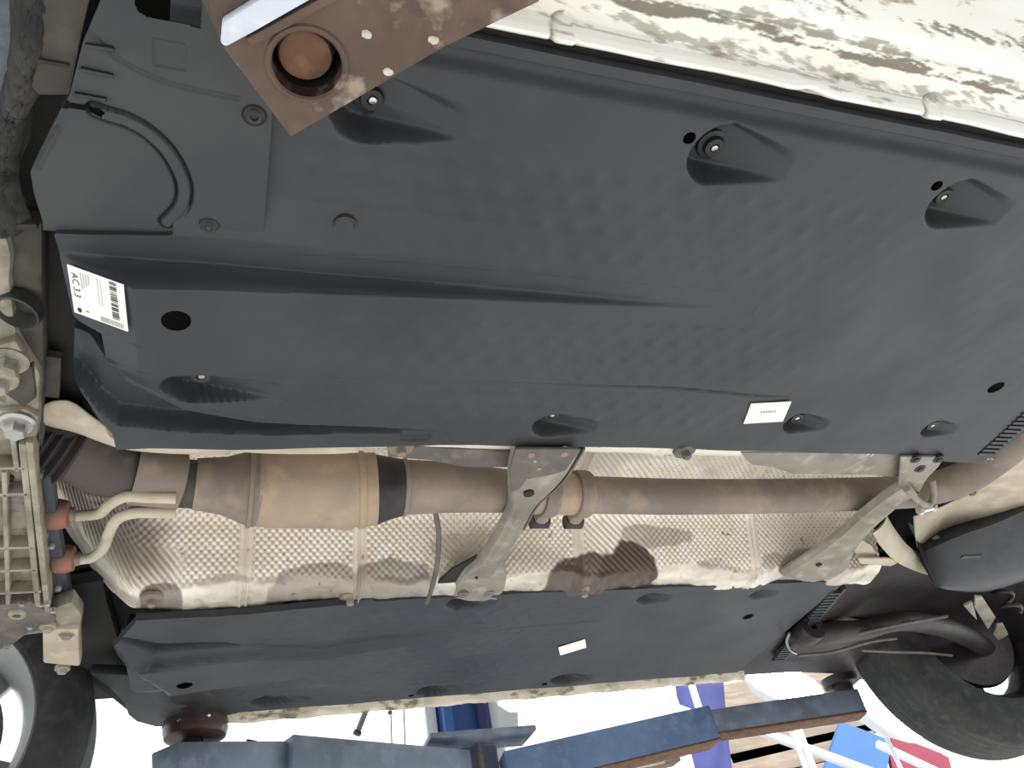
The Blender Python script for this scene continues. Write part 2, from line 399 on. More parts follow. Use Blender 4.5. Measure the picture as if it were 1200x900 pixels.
def sticker(parent, corners, name, label, lift=.0025):
    """flat paper label from its four corners (top left, top right, bottom right, bottom left) and a mapper for print on it"""
    c = [np.array(p) for p in corners]
    n = np.cross(c[1]-c[0], c[3]-c[0]); n /= np.linalg.norm(n)
    if n[2] > 0: n = -n
    e1 = (c[1]-c[0]+c[2]-c[3])/2; e2 = (c[3]-c[0]+c[2]-c[1])/2; o = sum(c)/4-(e1+e2)/2+n*lift
    b = MB(); b.prism([o, o+e1, o+e1+e2, o+e2], -n*.0008); ob = b.build(name, LABEL, parent)
    if label: ob['label'] = label
    return ob, (lambda u, v, h=.0004: o+e1*u+e2*v+n*h), n
def marks(rects, f, name, m, parent):
    b = MB()
    for u0, v0, u1, v1 in rects: b.add([f(u0, v0), f(u1, v0), f(u1, v1), f(u0, v1)], [(0, 1, 2, 3)])
    return b.build(name, m, parent)
def text_on(txt, f, uo, vo, du, dv, n, size_u, name, m, parent):
    """lettering: baseline runs along +v (down the label), letters' tops point along +u"""
    cu = bpy.data.curves.new(name, 'FONT'); cu.body = txt; cu.size = 1; cu.resolution_u = 2
    t = bpy.data.objects.new('tmp', cu); col.objects.link(t)
    dg = bpy.context.evaluated_depsgraph_get(); me = bpy.data.meshes.new_from_object(t.evaluated_get(dg))
    bpy.data.objects.remove(t)
    co = np.array([v.co[:] for v in me.vertices]); xw = co[:, 0].max(); yh = co[:, 1].max()
    b = MB(); b.add([f(uo+c[1]/yh*du, vo+c[0]/xw*dv) for c in co], [tuple(pp.vertices) for pp in me.polygons])
    return b.build(name, m, parent)

lab, lf, ln = sticker(near, [on_near(84, 305), on_near(148, 330), on_near(155, 384), on_near(91, 362)], 'sticker', 'white printed label with barcode strips and the marking AC 3.3 at the front of the cover', .006)
text_on('AC 3.3', lf, .06, .12, .12, .50, ln, .1, 'lettering', INK, lab)
marks([(.30, .08+.0*k, .30, .08) for k in range(1)]+[(.22+.045*i, .06, .235+.045*i, .42-.05*i) for i in range(4)]+[(.52+.05*i, .05, .53+.05*i, .62) for i in range(2)], lf, 'small_print', GREYINK, lab)
bars = []
v = .03
while v < .80:
    wv = random.choice((.012, .02, .03)); bars.append((.74, v, .87, v+wv)); v += wv+random.choice((.012, .02, .03))
marks(bars, lf, 'barcode', INK, lab)
bars = []; u = .50
while u < .94:
    wv = random.choice((.008, .014, .02)); bars.append((u, .86, u+wv, .97)); u += wv+random.choice((.006, .012))
marks(bars, lf, 'barcode', GREYINK, lab)
b = MB(); b.add([lf(.115+.042*cos(2*pi*k/20), .90+.05*sin(2*pi*k/20)) for k in range(20)], [tuple(range(20))]); b.build('printed_dot', INK, lab)
marks([(.24, .86, .29, .88)], lf, 'printed_dash', INK, lab)
s2, f2, n2 = sticker(near, [at(880, 471), at(926, 469), at(917, 492), at(870, 495)], 'sticker', 'small white label near the inner edge of the cover', .003)
marks([(.30+.07*i, .40-.02*(i % 2), .35+.07*i, .50) for i in range(6)], f2, 'small_print', GREYINK, s2)
s3, f3, n3 = sticker(far, [at(655, 757), at(684, 748), at(688, 757), at(655, 767)], 'sticker', 'small white paper label on the far cover', .003)

# rear edge vent teeth: one bar each
fin = None
def vents(parent, line0, line1, n, z, L, wdt):
    for k in range(n):
        t = (k+.5)/n; p = np.array(line0)*(1-t)+np.array(line1)*t
        b = MB(); b.box((p[0]+L/2, p[1], z), (L, wdt, .008)); b.build('vent_fin', PLASTIC, parent)
vents(near, at(1144, 533), at(1222, 462), 15, .001, .036, .0058)
b = MB(); a0 = at(1146, 531); a1 = at(1225, 462); b.bar((a0[0]+.038, a0[1], .006), (a1[0]+.038, a1[1], .006), .006, .012); b.build('vent_rail', PLASTIC, near)
b = MB(); b.prism(px(((1106, 530), (1150, 529), (1235, 452), (1262, 455), (1190, 515), (1150, 543), (1106, 541)), .014), (0, 0, .004)); b.build('vent_backing', BLACK, near)

# near front corner plate -------------------------------------------------
plate = thing('corner_cover', 'dark plastic corner plate with an arc groove and two screws behind the near wheel arch', 'car panel', (-.06, -.65, 0))
xfp = [at(*p, -.008) for p in ((118, 0), (97, 50), (82, 110), (72, 127), (60, 150), (36, 200), (40, 225), (50, 258))]
xfp = [(p[0], p[1]) for p in xfp]; xfp = [(xfp[0][0]+.01, -.82)]+xfp+[(-.168, -.538)]
ARC = [at(*p, -.008)[:2] for p in ((112, 128), (125, 133), (150, 141), (175, 156), (197, 178), (212, 205), (216, 225), (211, 243), (196, 259))]
ARC = [np.array(p) for p in spline([(*p, 0) for p in ARC], 10)]
LINE2 = [np.array(p) for p in spline([at(*p, -.008) for p in ((104, 36), (120, 52), (150, 76), (200, 98), (280, 116))], 8)]
def dist_poly(X, Y, pts):
    d = np.full(X.shape, 9.)
    for a, c in zip(pts[:-1], pts[1:]):
        vx, vy = c[0]-a[0], c[1]-a[1]; L2 = vx*vx+vy*vy+1e-12
        t = np.clip(((X-a[0])*vx+(Y-a[1])*vy)/L2, 0, 1); d = np.minimum(d, np.hypot(X-a[0]-t*vx, Y-a[1]-t*vy))
    return d
def hplate(X, Y):
    z = np.full(X.shape, -.009)+.0008*vnoise(X, Y, 30, 8)
    d = dist_poly(X, Y, ARC); z += .005*np.exp(-((d-.0062)/.0013)**2)-.0022*sst((.0062-d)/.002)
    z += .002*np.exp(-(dist_poly(X, Y, LINE2)/.002)**2)
    q = at(199, 65, -.009); z += .0018*sst((.013-np.abs(X-q[0]))/.002)*sst((.012-np.abs(Y-q[1]))/.002)
    for a, b, dp in ((280, 255, .002), (253, 222, .0018), (130, 180, .002), (90, 220, .002), (120, 235, .0015)):
        q = at(a, b, -.009); z -= dp*np.exp(-((X-q[0])**2+(Y-q[1])**2)/(2*.013**2))
    q0 = at(68, 152, -.009); q1 = at(45, 195, -.009); z += .003*np.exp(-(dist_poly(X, Y, [q0, q1])/.003)**2)
    return z
v_ = np.linspace(0, 1, 260)[:, None]; u_ = np.linspace(0, 1, 180)[None, :]
Y = -.82+(.274)*v_+0*u_
Xf = np.interp(Y[:, 0], [p[1] for p in xfp], [p[0] for p in xfp])[:, None]
xr_ = .0185-np.where(Y[:, :1] > -.562, .016-np.sqrt(np.maximum(.016**2-(Y[:, :1]+.562)**2, 0)), 0)
X = Xf+(xr_-Xf)*u_; Z = hplate(X, Y)
hole = [at(*p, -.009)[:2] for p in ((157, -60), (157, 6), (160, 14), (170, 20), (236, 34), (240, -60))]
def inside(X, Y, poly):
    r = np.zeros(X.shape, bool); n = len(poly)
    for i in range(n):
        (x0, y0), (x1, y1) = poly[i][:2], poly[(i+1) % n][:2]
        c = ((y0 > Y) != (y1 > Y)) & (X < (x1-x0)*(Y-y0)/(y1-y0+1e-12)+x0); r ^= c
    return r
kill = inside(X, Y, hole) | inside(X, Y, [at(*p, -.009)[:2] for p in ((30, 122), (74, 113), (84, 119), (118, 124), (125, 130), (119, 137), (108, 131), (72, 127), (56, 152), (30, 190))]); idx = np.arange(X.size).reshape(X.shape)
q = np.stack([idx[:-1, :-1], idx[:-1, 1:], idx[1:, 1:], idx[1:, :-1]], -1).reshape(-1, 4); q = q[~kill.reshape(-1)[q].all(1)]
b = MB(); P = np.stack([X, Y, Z], -1); b.add(P.reshape(-1, 3), [tuple(k) for k in q.tolist()])
for row in (P[0], P[-1], P[:, 0], P[:, -1]):
    up = row.copy(); up[:, 2] += .0085; b.grid(np.stack([row, up]))
b.build('shell', PLASTIC2, plate, smooth=50)
for a, c in ((298, 136), (245, 266)):
    p = at(a, c, -.010); b = MB()
    b.lathe((p[0], p[1], -.0095), (0, 0, -1), [(.0001, .0012), (.0028, .001), (.0034, .0028), (.0062, .0032), (.0078, .0012), (.0088, .0004), (.0095, .001), (.0105, -.001)], 24)
    b.build('screw', BLACK, plate)
for (a, c), (d, e) in (((100, 53), (134, 58)), ((94, 81), (133, 89)), ((87, 110), (125, 117))):
    b = MB(); b.bar(at(a, c, -.0105), at(d, e, -.0105), .0035, .004); b.build('raised_rib', BLACK, plate, bevel=.001)
# bracket seen through the opening of the corner plate
p0 = at(215, -14, .03); p1 = at(222, 30, .03); br = MB(); br.bar(p0, p1, .014, .01); br.prism(px(((203, 8), (228, 10), (230, 22), (208, 20)), .028), (0, 0, .006))
tag(br.build('bracket', CREAMPAINT, bevel=.002), 'pale painted bracket glimpsed through the opening of the corner plate', 'bracket')

# ================================================================== far cover
fs = cover_mesh(True, 420, 190, [(x, y) for x, y in XFN if True][:0] or [(-.10, -.80), (-.12, -.62), (-.15, -.548), (-.152, -.45), (-.126, -.440), (-.124, -.405), (-.160, -.40), (-.165, -.355), (-.128, -.27), (-.126, -.24)],
                [(1.262, -.80), (1.262, -.24)], -.775, -.262)
fs.build('shell', PLASTIC, far, smooth=50)
for k, (x0, y0, R, L, D) in enumerate(POCK):
    if k == 3: continue
    yf = MIR-y0; zf = zz(x0, y0); b = MB()
    b.lathe((x0, yf, zf), (0, 0, -1), [(.0001, .0035), (.0045, .0035), (.005, .007), (.010, .007), (.0115, .002), (.0165, .0015), (.0175, -.002)], 16)
    o = b.build('screw', BLACK, far)
    MB().lathe((x0, yf, zf-.004), (0, 0, -1), [(.0001, .0028), (.0035, .0022), (.0045, 0), (.0045, -.002)], 10).build('screw_head', STEEL, o)
vents(far, at(905, 775), at(972, 694), 26, .002, .032, .0075)
b = MB(); a0 = at(905, 775); a1 = at(975, 690); b.bar((a0[0]+.035, a0[1], .004), (a1[0]+.035, a1[1], .004), .006, .012); b.build('vent_rail', PLASTIC, far)

# black floor pan above everything (dark gaps and holes look onto it)
fp = MB(); fp.box((.55, -.52, .09), (1.9, .62, .02)); fp.box((.6, .5, .09), (1.7, .56, .02)); fp.box((.55, -.02, .22), (2.4, .60, .02)); fp.box((.55, -.31, .15), (2.4, .02, .16)); fp.box((.55, .27, .15), (2.4, .02, .16))
fp.box((.9, -.04, .92), (4.0, 1.50, .96), taper=.8)
tag(fp.build('car_underside', UNDERBODY), 'black floor of the car body showing only in gaps above the covers', 'car body')
# cross wall between wheel bay and cabin floor

# ================================================================== heat shield over the tunnel
prof = [(-.247, .014), (-.242, .013), (-.225, .013), (-.205, .016), (-.196, .022), (-.185, .055), (-.165, .105), (-.13, .140), (-.08, .158), (-.02, .163), (.04, .158), (.09, .140), (.125, .105), (.145, .062), (.158, .030), (.168, .014), (.182, .006), (.21, .004), (.225, .004)]
pp = np.array([(y, z) for y, z in prof]); dl = np.r_[0, np.cumsum(np.hypot(*np.diff(pp, axis=0).T))]
S = np.linspace(0, dl[-1], 330); x_ = np.linspace(-.36, 1.33, 1180)
py = np.interp(S, dl, pp[:, 0]); pz = np.interp(S, dl, pp[:, 1])
ker = np.hanning(15); ker /= ker.sum()
pys = np.convolve(np.pad(py, 7, 'edge'), ker, 'valid'); pzs = np.convolve(np.pad(pz, 7, 'edge'), ker, 'valid')
XX, SS = np.meshgrid(x_, S, indexing='ij')
YY = np.tile(pys, (len(x_), 1)); ZZ = np.tile(pzs, (len(x_), 1))
ty = np.gradient(pys, S); tz = np.gradient(pzs, S); nl = np.hypot(ty, tz); NY = np.tile(tz/nl, (len(x_), 1)); NZ = np.tile(-ty/nl, (len(x_), 1))
wall = sst((SS-.050)/.02)*sst((dl[-1]-.056+.014*vnoise(XX, SS*0, 26, 2)-SS)/.014)
flange = 1-wall
pitch = .0098
ca = (XX+SS)/sqrt(2); cb = (XX-SS)/sqrt(2)
reg = sst((XX-.62)/.05)*sst((.80-XX)/.05)          # here the embossing runs in lines rather than pyramids
dots = np.cos(2*pi*XX/.0122)*np.cos(2*pi*SS/.0130); lines = .75*np.cos(2*pi*cb/pitch)
em = dots*(1-reg)+lines*reg
reg2 = sst((-.045-XX)/.04)*sst((SS-dl[-1]+.13)/.02); em = em*(1-reg2)+.8*np.cos(2*pi*(XX-SS*.8)/.0110)*reg2
h = wall*.0015*em+.0016*vnoise(XX, SS, 15, 4)
XJ = [at(285, 650, .06)[0], at(420, 640, .06)[0], at(682, 630, .06)[0], at(905, 610, .06)[0]]
joint = np.zeros_like(XX)
for xj in XJ:
    d = XX-xj+.004*np.sin(SS*9); joint = np.maximum(joint, sst((.012-np.abs(d))/.002))
    h = h*(1-sst((.013-np.abs(d))/.002))+.0042*(np.exp(-((d-.005)/.0022)**2)+np.exp(-((d+.005)/.0022)**2))
h += flange*(SS > .3)*(.006*np.abs(vnoise(XX, SS, 30, 9))+.004*vnoise(XX, SS, 60, 11)*.5)
h += flange*(SS > .3)*.004*np.sin(XX*19+2)
ZZ = ZZ+.30*np.clip((-.130-XX)/.2, 0, 1)**1.4+.08*sst((XX-1.15)/.05)*(SS < .06)
A = np.stack([XX, YY+NY*h, ZZ+NZ*h], -1)
shield = thing('heat_shield', 'dimpled aluminium heat shield lining the exhaust tunnel, with brown dirt patches', 'heat shield', (.5, 0, .0))
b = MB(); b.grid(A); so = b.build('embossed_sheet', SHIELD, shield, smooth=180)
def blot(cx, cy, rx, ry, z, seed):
    """dirt blot round a spot of the far tunnel wall, ragged outline"""
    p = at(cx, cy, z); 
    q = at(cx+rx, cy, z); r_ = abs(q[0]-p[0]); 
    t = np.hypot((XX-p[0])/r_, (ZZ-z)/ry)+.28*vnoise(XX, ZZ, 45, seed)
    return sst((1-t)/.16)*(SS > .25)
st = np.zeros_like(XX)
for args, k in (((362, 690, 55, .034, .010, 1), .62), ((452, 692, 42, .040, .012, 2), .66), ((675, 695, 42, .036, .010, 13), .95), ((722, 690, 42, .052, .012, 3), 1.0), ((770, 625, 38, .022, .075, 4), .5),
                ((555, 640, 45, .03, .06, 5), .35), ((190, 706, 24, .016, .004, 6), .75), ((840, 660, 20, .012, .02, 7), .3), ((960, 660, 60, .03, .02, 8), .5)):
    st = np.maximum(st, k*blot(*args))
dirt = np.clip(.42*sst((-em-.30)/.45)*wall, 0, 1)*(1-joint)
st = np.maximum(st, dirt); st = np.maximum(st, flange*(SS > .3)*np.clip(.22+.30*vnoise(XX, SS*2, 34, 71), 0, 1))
st = np.maximum(st, .35*wall*sst((vnoise(XX, SS, 11, 73)-.25)/.3)*(SS > .3)*sst((XX-.25)/.1))
st = np.maximum(st, .72*sst((-.055-XX+.02*vnoise(XX, SS, 40, 77))/.07)*sst((.59-SS)/.07))  # shade around the mounts, painted into the shield's front end
set_attr(so, 'stain_shade', st.reshape(-1))
# flange screws and washers
for a, c, m_ in ((410, 702, RUST_PIPE), (684, 693, RUST_PIPE), (178, 703, RUST_PIPE), (470, 526, RUST_PIPE), (803, 530, BRACE_DARK)):
    p = at(a, c, .0); b = MB(); b.lathe((p[0], p[1], .002), (0, 0, -1), [(.0001, .008), (.006, .008), (.007, .003), (.017, .001), (.018, -.004)], 20); b.hexnut((p[0], p[1], -.004), (0, 0, -1), .007, .007)
    b.build('flange_screw', m_, shield)
# front end of the shield that curls round the pipe flange
fr = thing('heat_shield', 'small plain cream heat shield lip curling out above the front exhaust bend', 'heat shield', (-.17, -.22, .02))
rows = []
for t in np.linspace(0, 1, 12):
    A0 = np.array(spline([at(*p, .02) for p in ((46, 478), (62, 471), (85, 472), (110, 490), (140, 508), (200, 518), (270, 520))], 6))
    A1 = np.array(spline([at(*p, .055) for p in ((46, 492), (60, 500), (90, 508), (120, 518), (150, 524), (200, 527), (270, 528))], 6))
    rows.append(A0*(1-t)+A1*t+np.array([0, 0, -.012*sin(pi*t)]))
b = MB(); b.grid(np.array(rows)); o = b.build('lip', CREAM, fr)
sm = o.modifiers.new('thickness', 'SOLIDIFY'); sm.thickness = .002

# plain cream strips lying along the near side of the tunnel
st1 = MB(); rows = []
for t in np.linspace(0, 1, 8):
    A0 = np.array(spline([at(*p, .004) for p in ((130, 512), (200, 515), (300, 517), (395, 519), (420, 522))], 6))
    A1 = np.array(spline([at(*p, .012) for p in ((150, 522), (185, 520), (300, 531), (392, 532), (420, 529))], 6))
    rows.append(A0*(1-t)+A1*t+np.array([0, 0, .004*sin(9*t)]))
o = st1.grid(np.array(rows)).build('flange_strip', CREAM, shield); o['label'] = 'smooth cream flange strip'
o.modifiers.new('thickness', 'SOLIDIFY').thickness = .002
# floor rail above the near cover's edge
rl = MB(); rl.prism(px(((455, 522), (600, 530), (596, 548), (545, 548), (505, 540), (455, 536)), .012), (0, 0, .012)); o = rl.build('rail', BRACE_DARK, shield, bevel=.002)
o['label'] = 'brown dusted rail along the cover edge'
rl = MB(); rl.prism(px(((868, 531), (1058, 531), (1052, 560), (1010, 557), (930, 556), (905, 548), (880, 545)), .010), (0, 0, .012)); o = rl.build('rail', BRACE, shield, bevel=.003)
o['label'] = 'grey rail behind the rear brace'

# ================================================================== exhaust
ex = thing('exhaust_pipe', 'heat-browned exhaust with catalytic converter running along the tunnel', 'exhaust', (.5, -.05, .0))
ZE = .045
def E(a, c, z=ZE): return at(a, c, z)
front = spline([E(88, 527, .058), E(105, 535, .054), E(125, 545, .05), E(180, 562), E(235, 568), E(250, 568)], 8)
rr = np.interp(np.linspace(0, 1, len(front)), [0, .15, .4, .7, 1], [.042, .042, .041, .034, .034])
MB().tube(front, rr, 28).build('front_pipe', SOOT, ex)
fx = MB(); c0 = E(66, 518, .064); 
d = (E(125, 546, .05)-c0); d /= np.linalg.norm(d)
fx.lathe(c0-d*.03, d, [(.036, 0)]+[(.043 if i % 2 else .049, .004+.006*i) for i in range(9)]+[(.040, .06)], 28)
fx.build('flex_joint', ARMMETAL, ex)
MB().lathe(E(155, 555), E(235, 568)-E(155, 555), [(.0415, 0), (.0415, .062), (.038, .064)], 28).build('sleeve', RUST_PIPE, ex)
a0 = E(228, 567); a1 = E(262, 569); a2 = E(290, 571); a3 = E(302, 572); a4 = E(418, 574); a5 = E(432, 574); a6 = E(440, 573); a7 = E(472, 571)
MB().tube([a0, a1, a2, a3], [.036, .041, .053, .056], 32).build('inlet_cone', RUST_PIPE, ex)
MB().lathe(a2, a4-a2, [(.054, 0), (.0585, .001), (.0585, .006), (.0545, .008), (.0545, .010)], 40).build('weld_seam', RUST_PIPE, ex)
cat = MB(); L = np.linalg.norm(a4-a3)
cat.lathe(a3, a4-a3, [(.053, -.005), (.0555, .002), (.0562, .012), (.0562, .014), (.0575, .018), (.0575, L-.018), (.0562, L-.014), (.0562, L-.002), (.0555, L+.002)], 40)
cat.build('converter_shell', RUST_CAT, ex)
L2 = np.linalg.norm(a6-a4)
MB().lathe(a4, a6-a4, [(.0555, 0), (.0582, .002), (.0582, .010), (.0555, .012), (.055, L2)], 40).build('weld_seam', RUST_CAT, ex)
MB().tube([a5, a6, E(452, 572), a7, E(476, 571)], [.0545, .0535, .049, .043, .0425], 32).build('outlet_cone', ARMMETAL, ex)
p = E(405, 605, .02); b = MB(); b.blob((p[0], p[1]+.0, .005), (.016, .012, .008), 8, 12, .25); b.build('spot_weld', RUST_CAT, ex)
mid = spline([E(470, 571), E(520, 571), E(560, 573), E(600, 576), E(630, 578)], 6)
MB().tube(mid, np.interp(np.linspace(0, 1, len(mid)), [0, .1, .6, 1], [.0425, .0415, .036, .031]), 28).build('middle_pipe', RUST_PIPE, ex)
MB().lathe(E(472, 571), E(520, 571)-E(472, 571), [(.0425, -.003), (.0445, 0), (.0445, .004), (.0415, .006)], 32).build('weld_seam', RUST_PIPE, ex)
s0 = E(612, 577); s1 = E(690, 580)
MB().lathe(s0, s1-s0, [(.032, 0), (.0345, .003), (.0345, np.linalg.norm(s1-s0)-.003), (.032, np.linalg.norm(s1-s0))], 32).build('sleeve', RUST_CAT, ex)
def clamp(a, c):
    q = E(a, c); dd = (s1-s0)/np.linalg.norm(s1-s0); b = MB()
    b.lathe(q-dd*.013, dd, [(.034, 0), (.039, .001), (.040, .005), (.040, .021), (.039, .025), (.034, .026)], 32)
    o = b.build('clamp', RUST_PIPE, ex)
    e = np.array([0, .030, -.030]); b = MB(); b.box(q+np.array([0, .040, -.016]), (.026, .026, .030)); b.build('clamp_lug', RUST_PIPE, o, bevel=.009)
    b = MB(); t0 = q+np.array([-.015, .052, -.022]); b.cyl(t0, t0+np.array([.030, 0, 0]), .0115, n=14); b.hexnut(t0+np.array([.026, 0, 0]), (1, 0, 0), .009, .007); b.build('bolt', ARMMETAL, o)
clamp(640, 578); clamp(680, 579)
rear = spline([E(690, 580), E(800, 582), E(920, 581), E(1030, 578), E(1085, 574), E(1130, 560), E(1165, 537), E(1200, 505), E(1240, 455)], 8)
MB().tube(rear, np.interp(np.linspace(0, 1, len(rear)), [0, .55, .7, 1], [.0315, .0315, .031, .036]), 28).build('rear_pipe', RUST_PIPE, ex)
# two thin balance pipes with their rubber mounts
def bent(pts, z0, r, name, m, parent): return MB().tube(spline([at(a, c, z) for a, c, z in pts], 8), r, 14).build(name, m, parent)
hb = bent([(84, 605, .03), (100, 604, .028), (118, 601, .02), (130, 590, .012), (148, 582, .006), (175, 583, .004), (206, 584, .004)], 0, .0075, 'hanger_rod', CREAM, ex)
hb2 = bent([(92, 656, .03), (108, 653, .028), (121, 642, .02), (128, 624, .012), (138, 608, .006), (160, 601, .004), (206, 601, .004)], 0, .0075, 'hanger_rod', CREAM, ex)
MB().prism(px(((150, 577), (206, 577), (206, 607), (150, 607)), .012), (0, 0, .006)).build('hanger_plate', RUST_PIPE, ex, bevel=.002)
for (a, c), z in (((70, 603), .03), ((77, 655), .03)):
    q = at(a, c, z); dd = np.array([1, -.05, 0]); b = MB()
    b.lathe(q-np.array([.016, 0, 0]), dd, [(.0001, 0), (.019, .001), (.021, .004), (.021, .016), (.019, .024), (.018, .027), (.012, .029), (.0001, .029)], 24)
    m_ = b.build('rubber_mount', REDRUBBER, None)
    tag(m_, 'dusty red rubber exhaust mount, upper of the two on the dark bar' if c < 620 else 'dusty red rubber exhaust mount, lower of the two on the dark bar', 'rubber mount', 'rubber exhaust mounts')
    MB().lathe(q+np.array([.013, 0, 0]), dd, [(.0001, .006), (.010, .006), (.011, 0), (.011, -.004)], 16).build('washer', RUST_PIPE, m_)
hbm = MB(); bar_pts = px(((38, 556), (52, 548), (62, 560), (67, 610), (88, 728), (84, 736), (62, 738), (42, 630)), .02); hbm.prism(bar_pts, (0, 0, .02))
hbo = thing('mount_bar', 'dark steel bar that carries the two red rubber mounts', 'bracket', at(62, 650, .02)); hbm.build('bar', TANK, hbo, bevel=.004)
for a, c in ((46, 557), (52, 628), (74, 722), (60, 640), (68, 690)):
    q = at(a, c, .018); b = MB(); b.lathe(q, (0, 0, -1), [(.0001, .004), (.004, .0035), (.005, 0), (.005, -.003)], 12); b.build('screw', ZINC, hbo)

# ================================================================== cross braces
def plate_px(name, pts, z, t, m, parent, bevel=.003): return MB().prism(px(pts, z), (0, 0, t)).build(name, m, parent, bevel=bevel)
br1 = thing('cross_brace', 'dusty steel cross brace bolted across the middle of the tunnel', 'brace', at(600, 610, -.006))
L1 = [at(a, c, z) for a, c, z in ((603, 526, .0), (597, 553, -.004), (597, 575, -.010), (597, 596, -.010), (590, 612, -.010), (577, 635, -.010), (563, 657, -.006), (545, 672, -.003), (534, 684, .001), (524, 699, .002))]
R1 = [at(a, c, z) for a, c, z in ((684, 526, .0), (668, 553, -.004), (652, 572, -.010), (630, 592, -.010), (618, 612, -.010), (606, 635, -.010), (592, 657, -.006), (594, 672, -.003), (594, 686, .001), (588, 701, .002))]
L1 = np.array(spline(L1, 5)); R1 = np.array(spline(R1, 5)); n = len(L1)
ts = [0, .04, .10, .22, .34, .5, .66, .78, .90, .96, 1]; hs = [.010, .0, -.003, -.003, -.007, -.007, -.007, -.003, -.003, 0, .010]
A = np.array([L1*(1-t)+R1*t+np.array([0, 0, h]) for t, h in zip(ts, hs)])
b = MB(); b.grid(A); A2 = A+np.array([0, 0, .004]); b.grid(A2[::-1]); o = b.build('pressed_plate', BRACE, br1); 
plate_px('end_plate', ((604, 527), (681, 527), (663, 552), (650, 556), (632, 560), (618, 562), (609, 574), (599, 578), (597, 552)), -.0145, .006, BRACE_DARK, br1, .002)
for a, c in ((622, 531), (661, 530), (626, 538), (631, 547), (543, 697), (573, 696)):
    q = at(a, c, -.012 if c < 600 else -.006); big = a in (622, 661, 543, 573)
    b = MB(); r = .0075 if big else .0035
    b.lathe(q, (0, 0, -1), [(.0001, .005), (r*.7, .0045), (r*.8, .002), (r*1.25, .001), (r*1.3, -.004)], 16); b.build('screw', ZINC if not big else RUST_PIPE, br1)
for a, c, rx in ((620, 579, .008), (560, 677, .005)):
    q = at(a, c, -.019 if c < 600 else -.008); b = MB(); b.lathe(q, (0, 0, 1), [(.0001, -.0005), (rx, -.0005), (rx, .003)], 18); b.build('drain_hole', UNDERBODY, br1)
b = MB()
for k in range(0, 22): b.bar(R1[k]+np.array([.001, 0, .006]), R1[k+1]+np.array([.001, 0, .006]), .003, .014)
b.build('side_flange', BRACE_DARK, br1)
br2 = thing('cross_brace', 'long thin dusty brace slanting across the rear end of the tunnel', 'brace', at(1040, 600, -.006))
plate_px('end_plate', ((1056, 536), (1108, 536), (1100, 548), (1088, 560), (1078, 576), (1062, 582), (1052, 574), (1054, 556)), -.006, .006, BRACE, br2)
L2_ = [at(a, c, z) for a, c, z in ((1066, 568, -.012), (1045, 579, -.012), (1010, 606, -.012), (985, 628, -.010), (955, 650, -.006), (915, 675, -.002))]
R2_ = [at(a, c, z) for a, c, z in ((1078, 580, -.012), (1058, 591, -.012), (1024, 620, -.012), (1003, 645, -.010), (993, 668, -.006), (975, 680, -.002))]
L2_ = np.array(spline(L2_, 6)); R2_ = np.array(spline(R2_, 6))
A = np.array([L2_*(1-t)+R2_*t+np.array([0, 0, h]) for t, h in zip([0, .05, .2, .4, .6, .8, .95, 1], [.010, 0, -.002, -.008, -.008, -.002, 0, .010])])
b = MB(); b.grid(A); b.grid((A+np.array([0, 0, .004]))[::-1]); b.build('pressed_arm', BRACE, br2)
for a, c in ((1073, 538), (1100, 538), (1078, 549)):
    q = at(a, c, -.006); b = MB(); b.lathe(q, (0, 0, -1), [(.0001, .005), (.0055, .0045), (.006, .002), (.010, .001), (.010, -.004)], 16); b.build('screw', ARMMETAL, br2)
q = at(960, 662, -.010); b = MB(); b.lathe(q, (0, 0, 1), [(.0001, -.0008), (.006, -.0008), (.006, .003)], 16); b.build('drain_hole', UNDERBODY, br2)
hk = thing('hanger_clamp', 'small steel clamp loop on the rear pipe beside the slanting brace', 'clamp', at(1090, 585, 0))
lp = spline([at(a, c, z) for a, c, z in ((1062, 572, -.014), (1074, 585, -.012), (1088, 592, .0), (1094, 580, .014), (1092, 562, .03))], 8); MB().tube(lp, .0065, 12).build('loop', BRACE, hk)
b = MB(); q = at(1080, 598, -.005); b.cyl(q, q+np.array([.03, -.004, .004]), .006, n=12); b.hexnut(q, (-1, 0, 0), .009, .008); b.hexnut(q+np.array([.026, -.004, .004]), (1, 0, 0), .008, .007); b.build('bolt', STEEL, hk)
# cable across the shield
cb_ = MB().tube(spline([at(a, c, z) for a, c, z in ((506, 590, .06), (510, 600, .055), (514, 625, .04), (513, 655, .022), (508, 682, .006), (500, 706, -.002))], 8), .0045, 10)
tag(cb_.build('cable', BRACE_DARK), 'thin dark cable running down the shield left of the middle brace', 'cable')
dk = MB(); dk.prism(px(((560, 652), (566, 662), (545, 676), (528, 698), (505, 704), (508, 688), (530, 668)), .006), (0, 0, .006)); tag(dk.build('rubber_pad', UNDERBODY, bevel=.002), 'dark pad under the far end of the middle brace', 'pad')

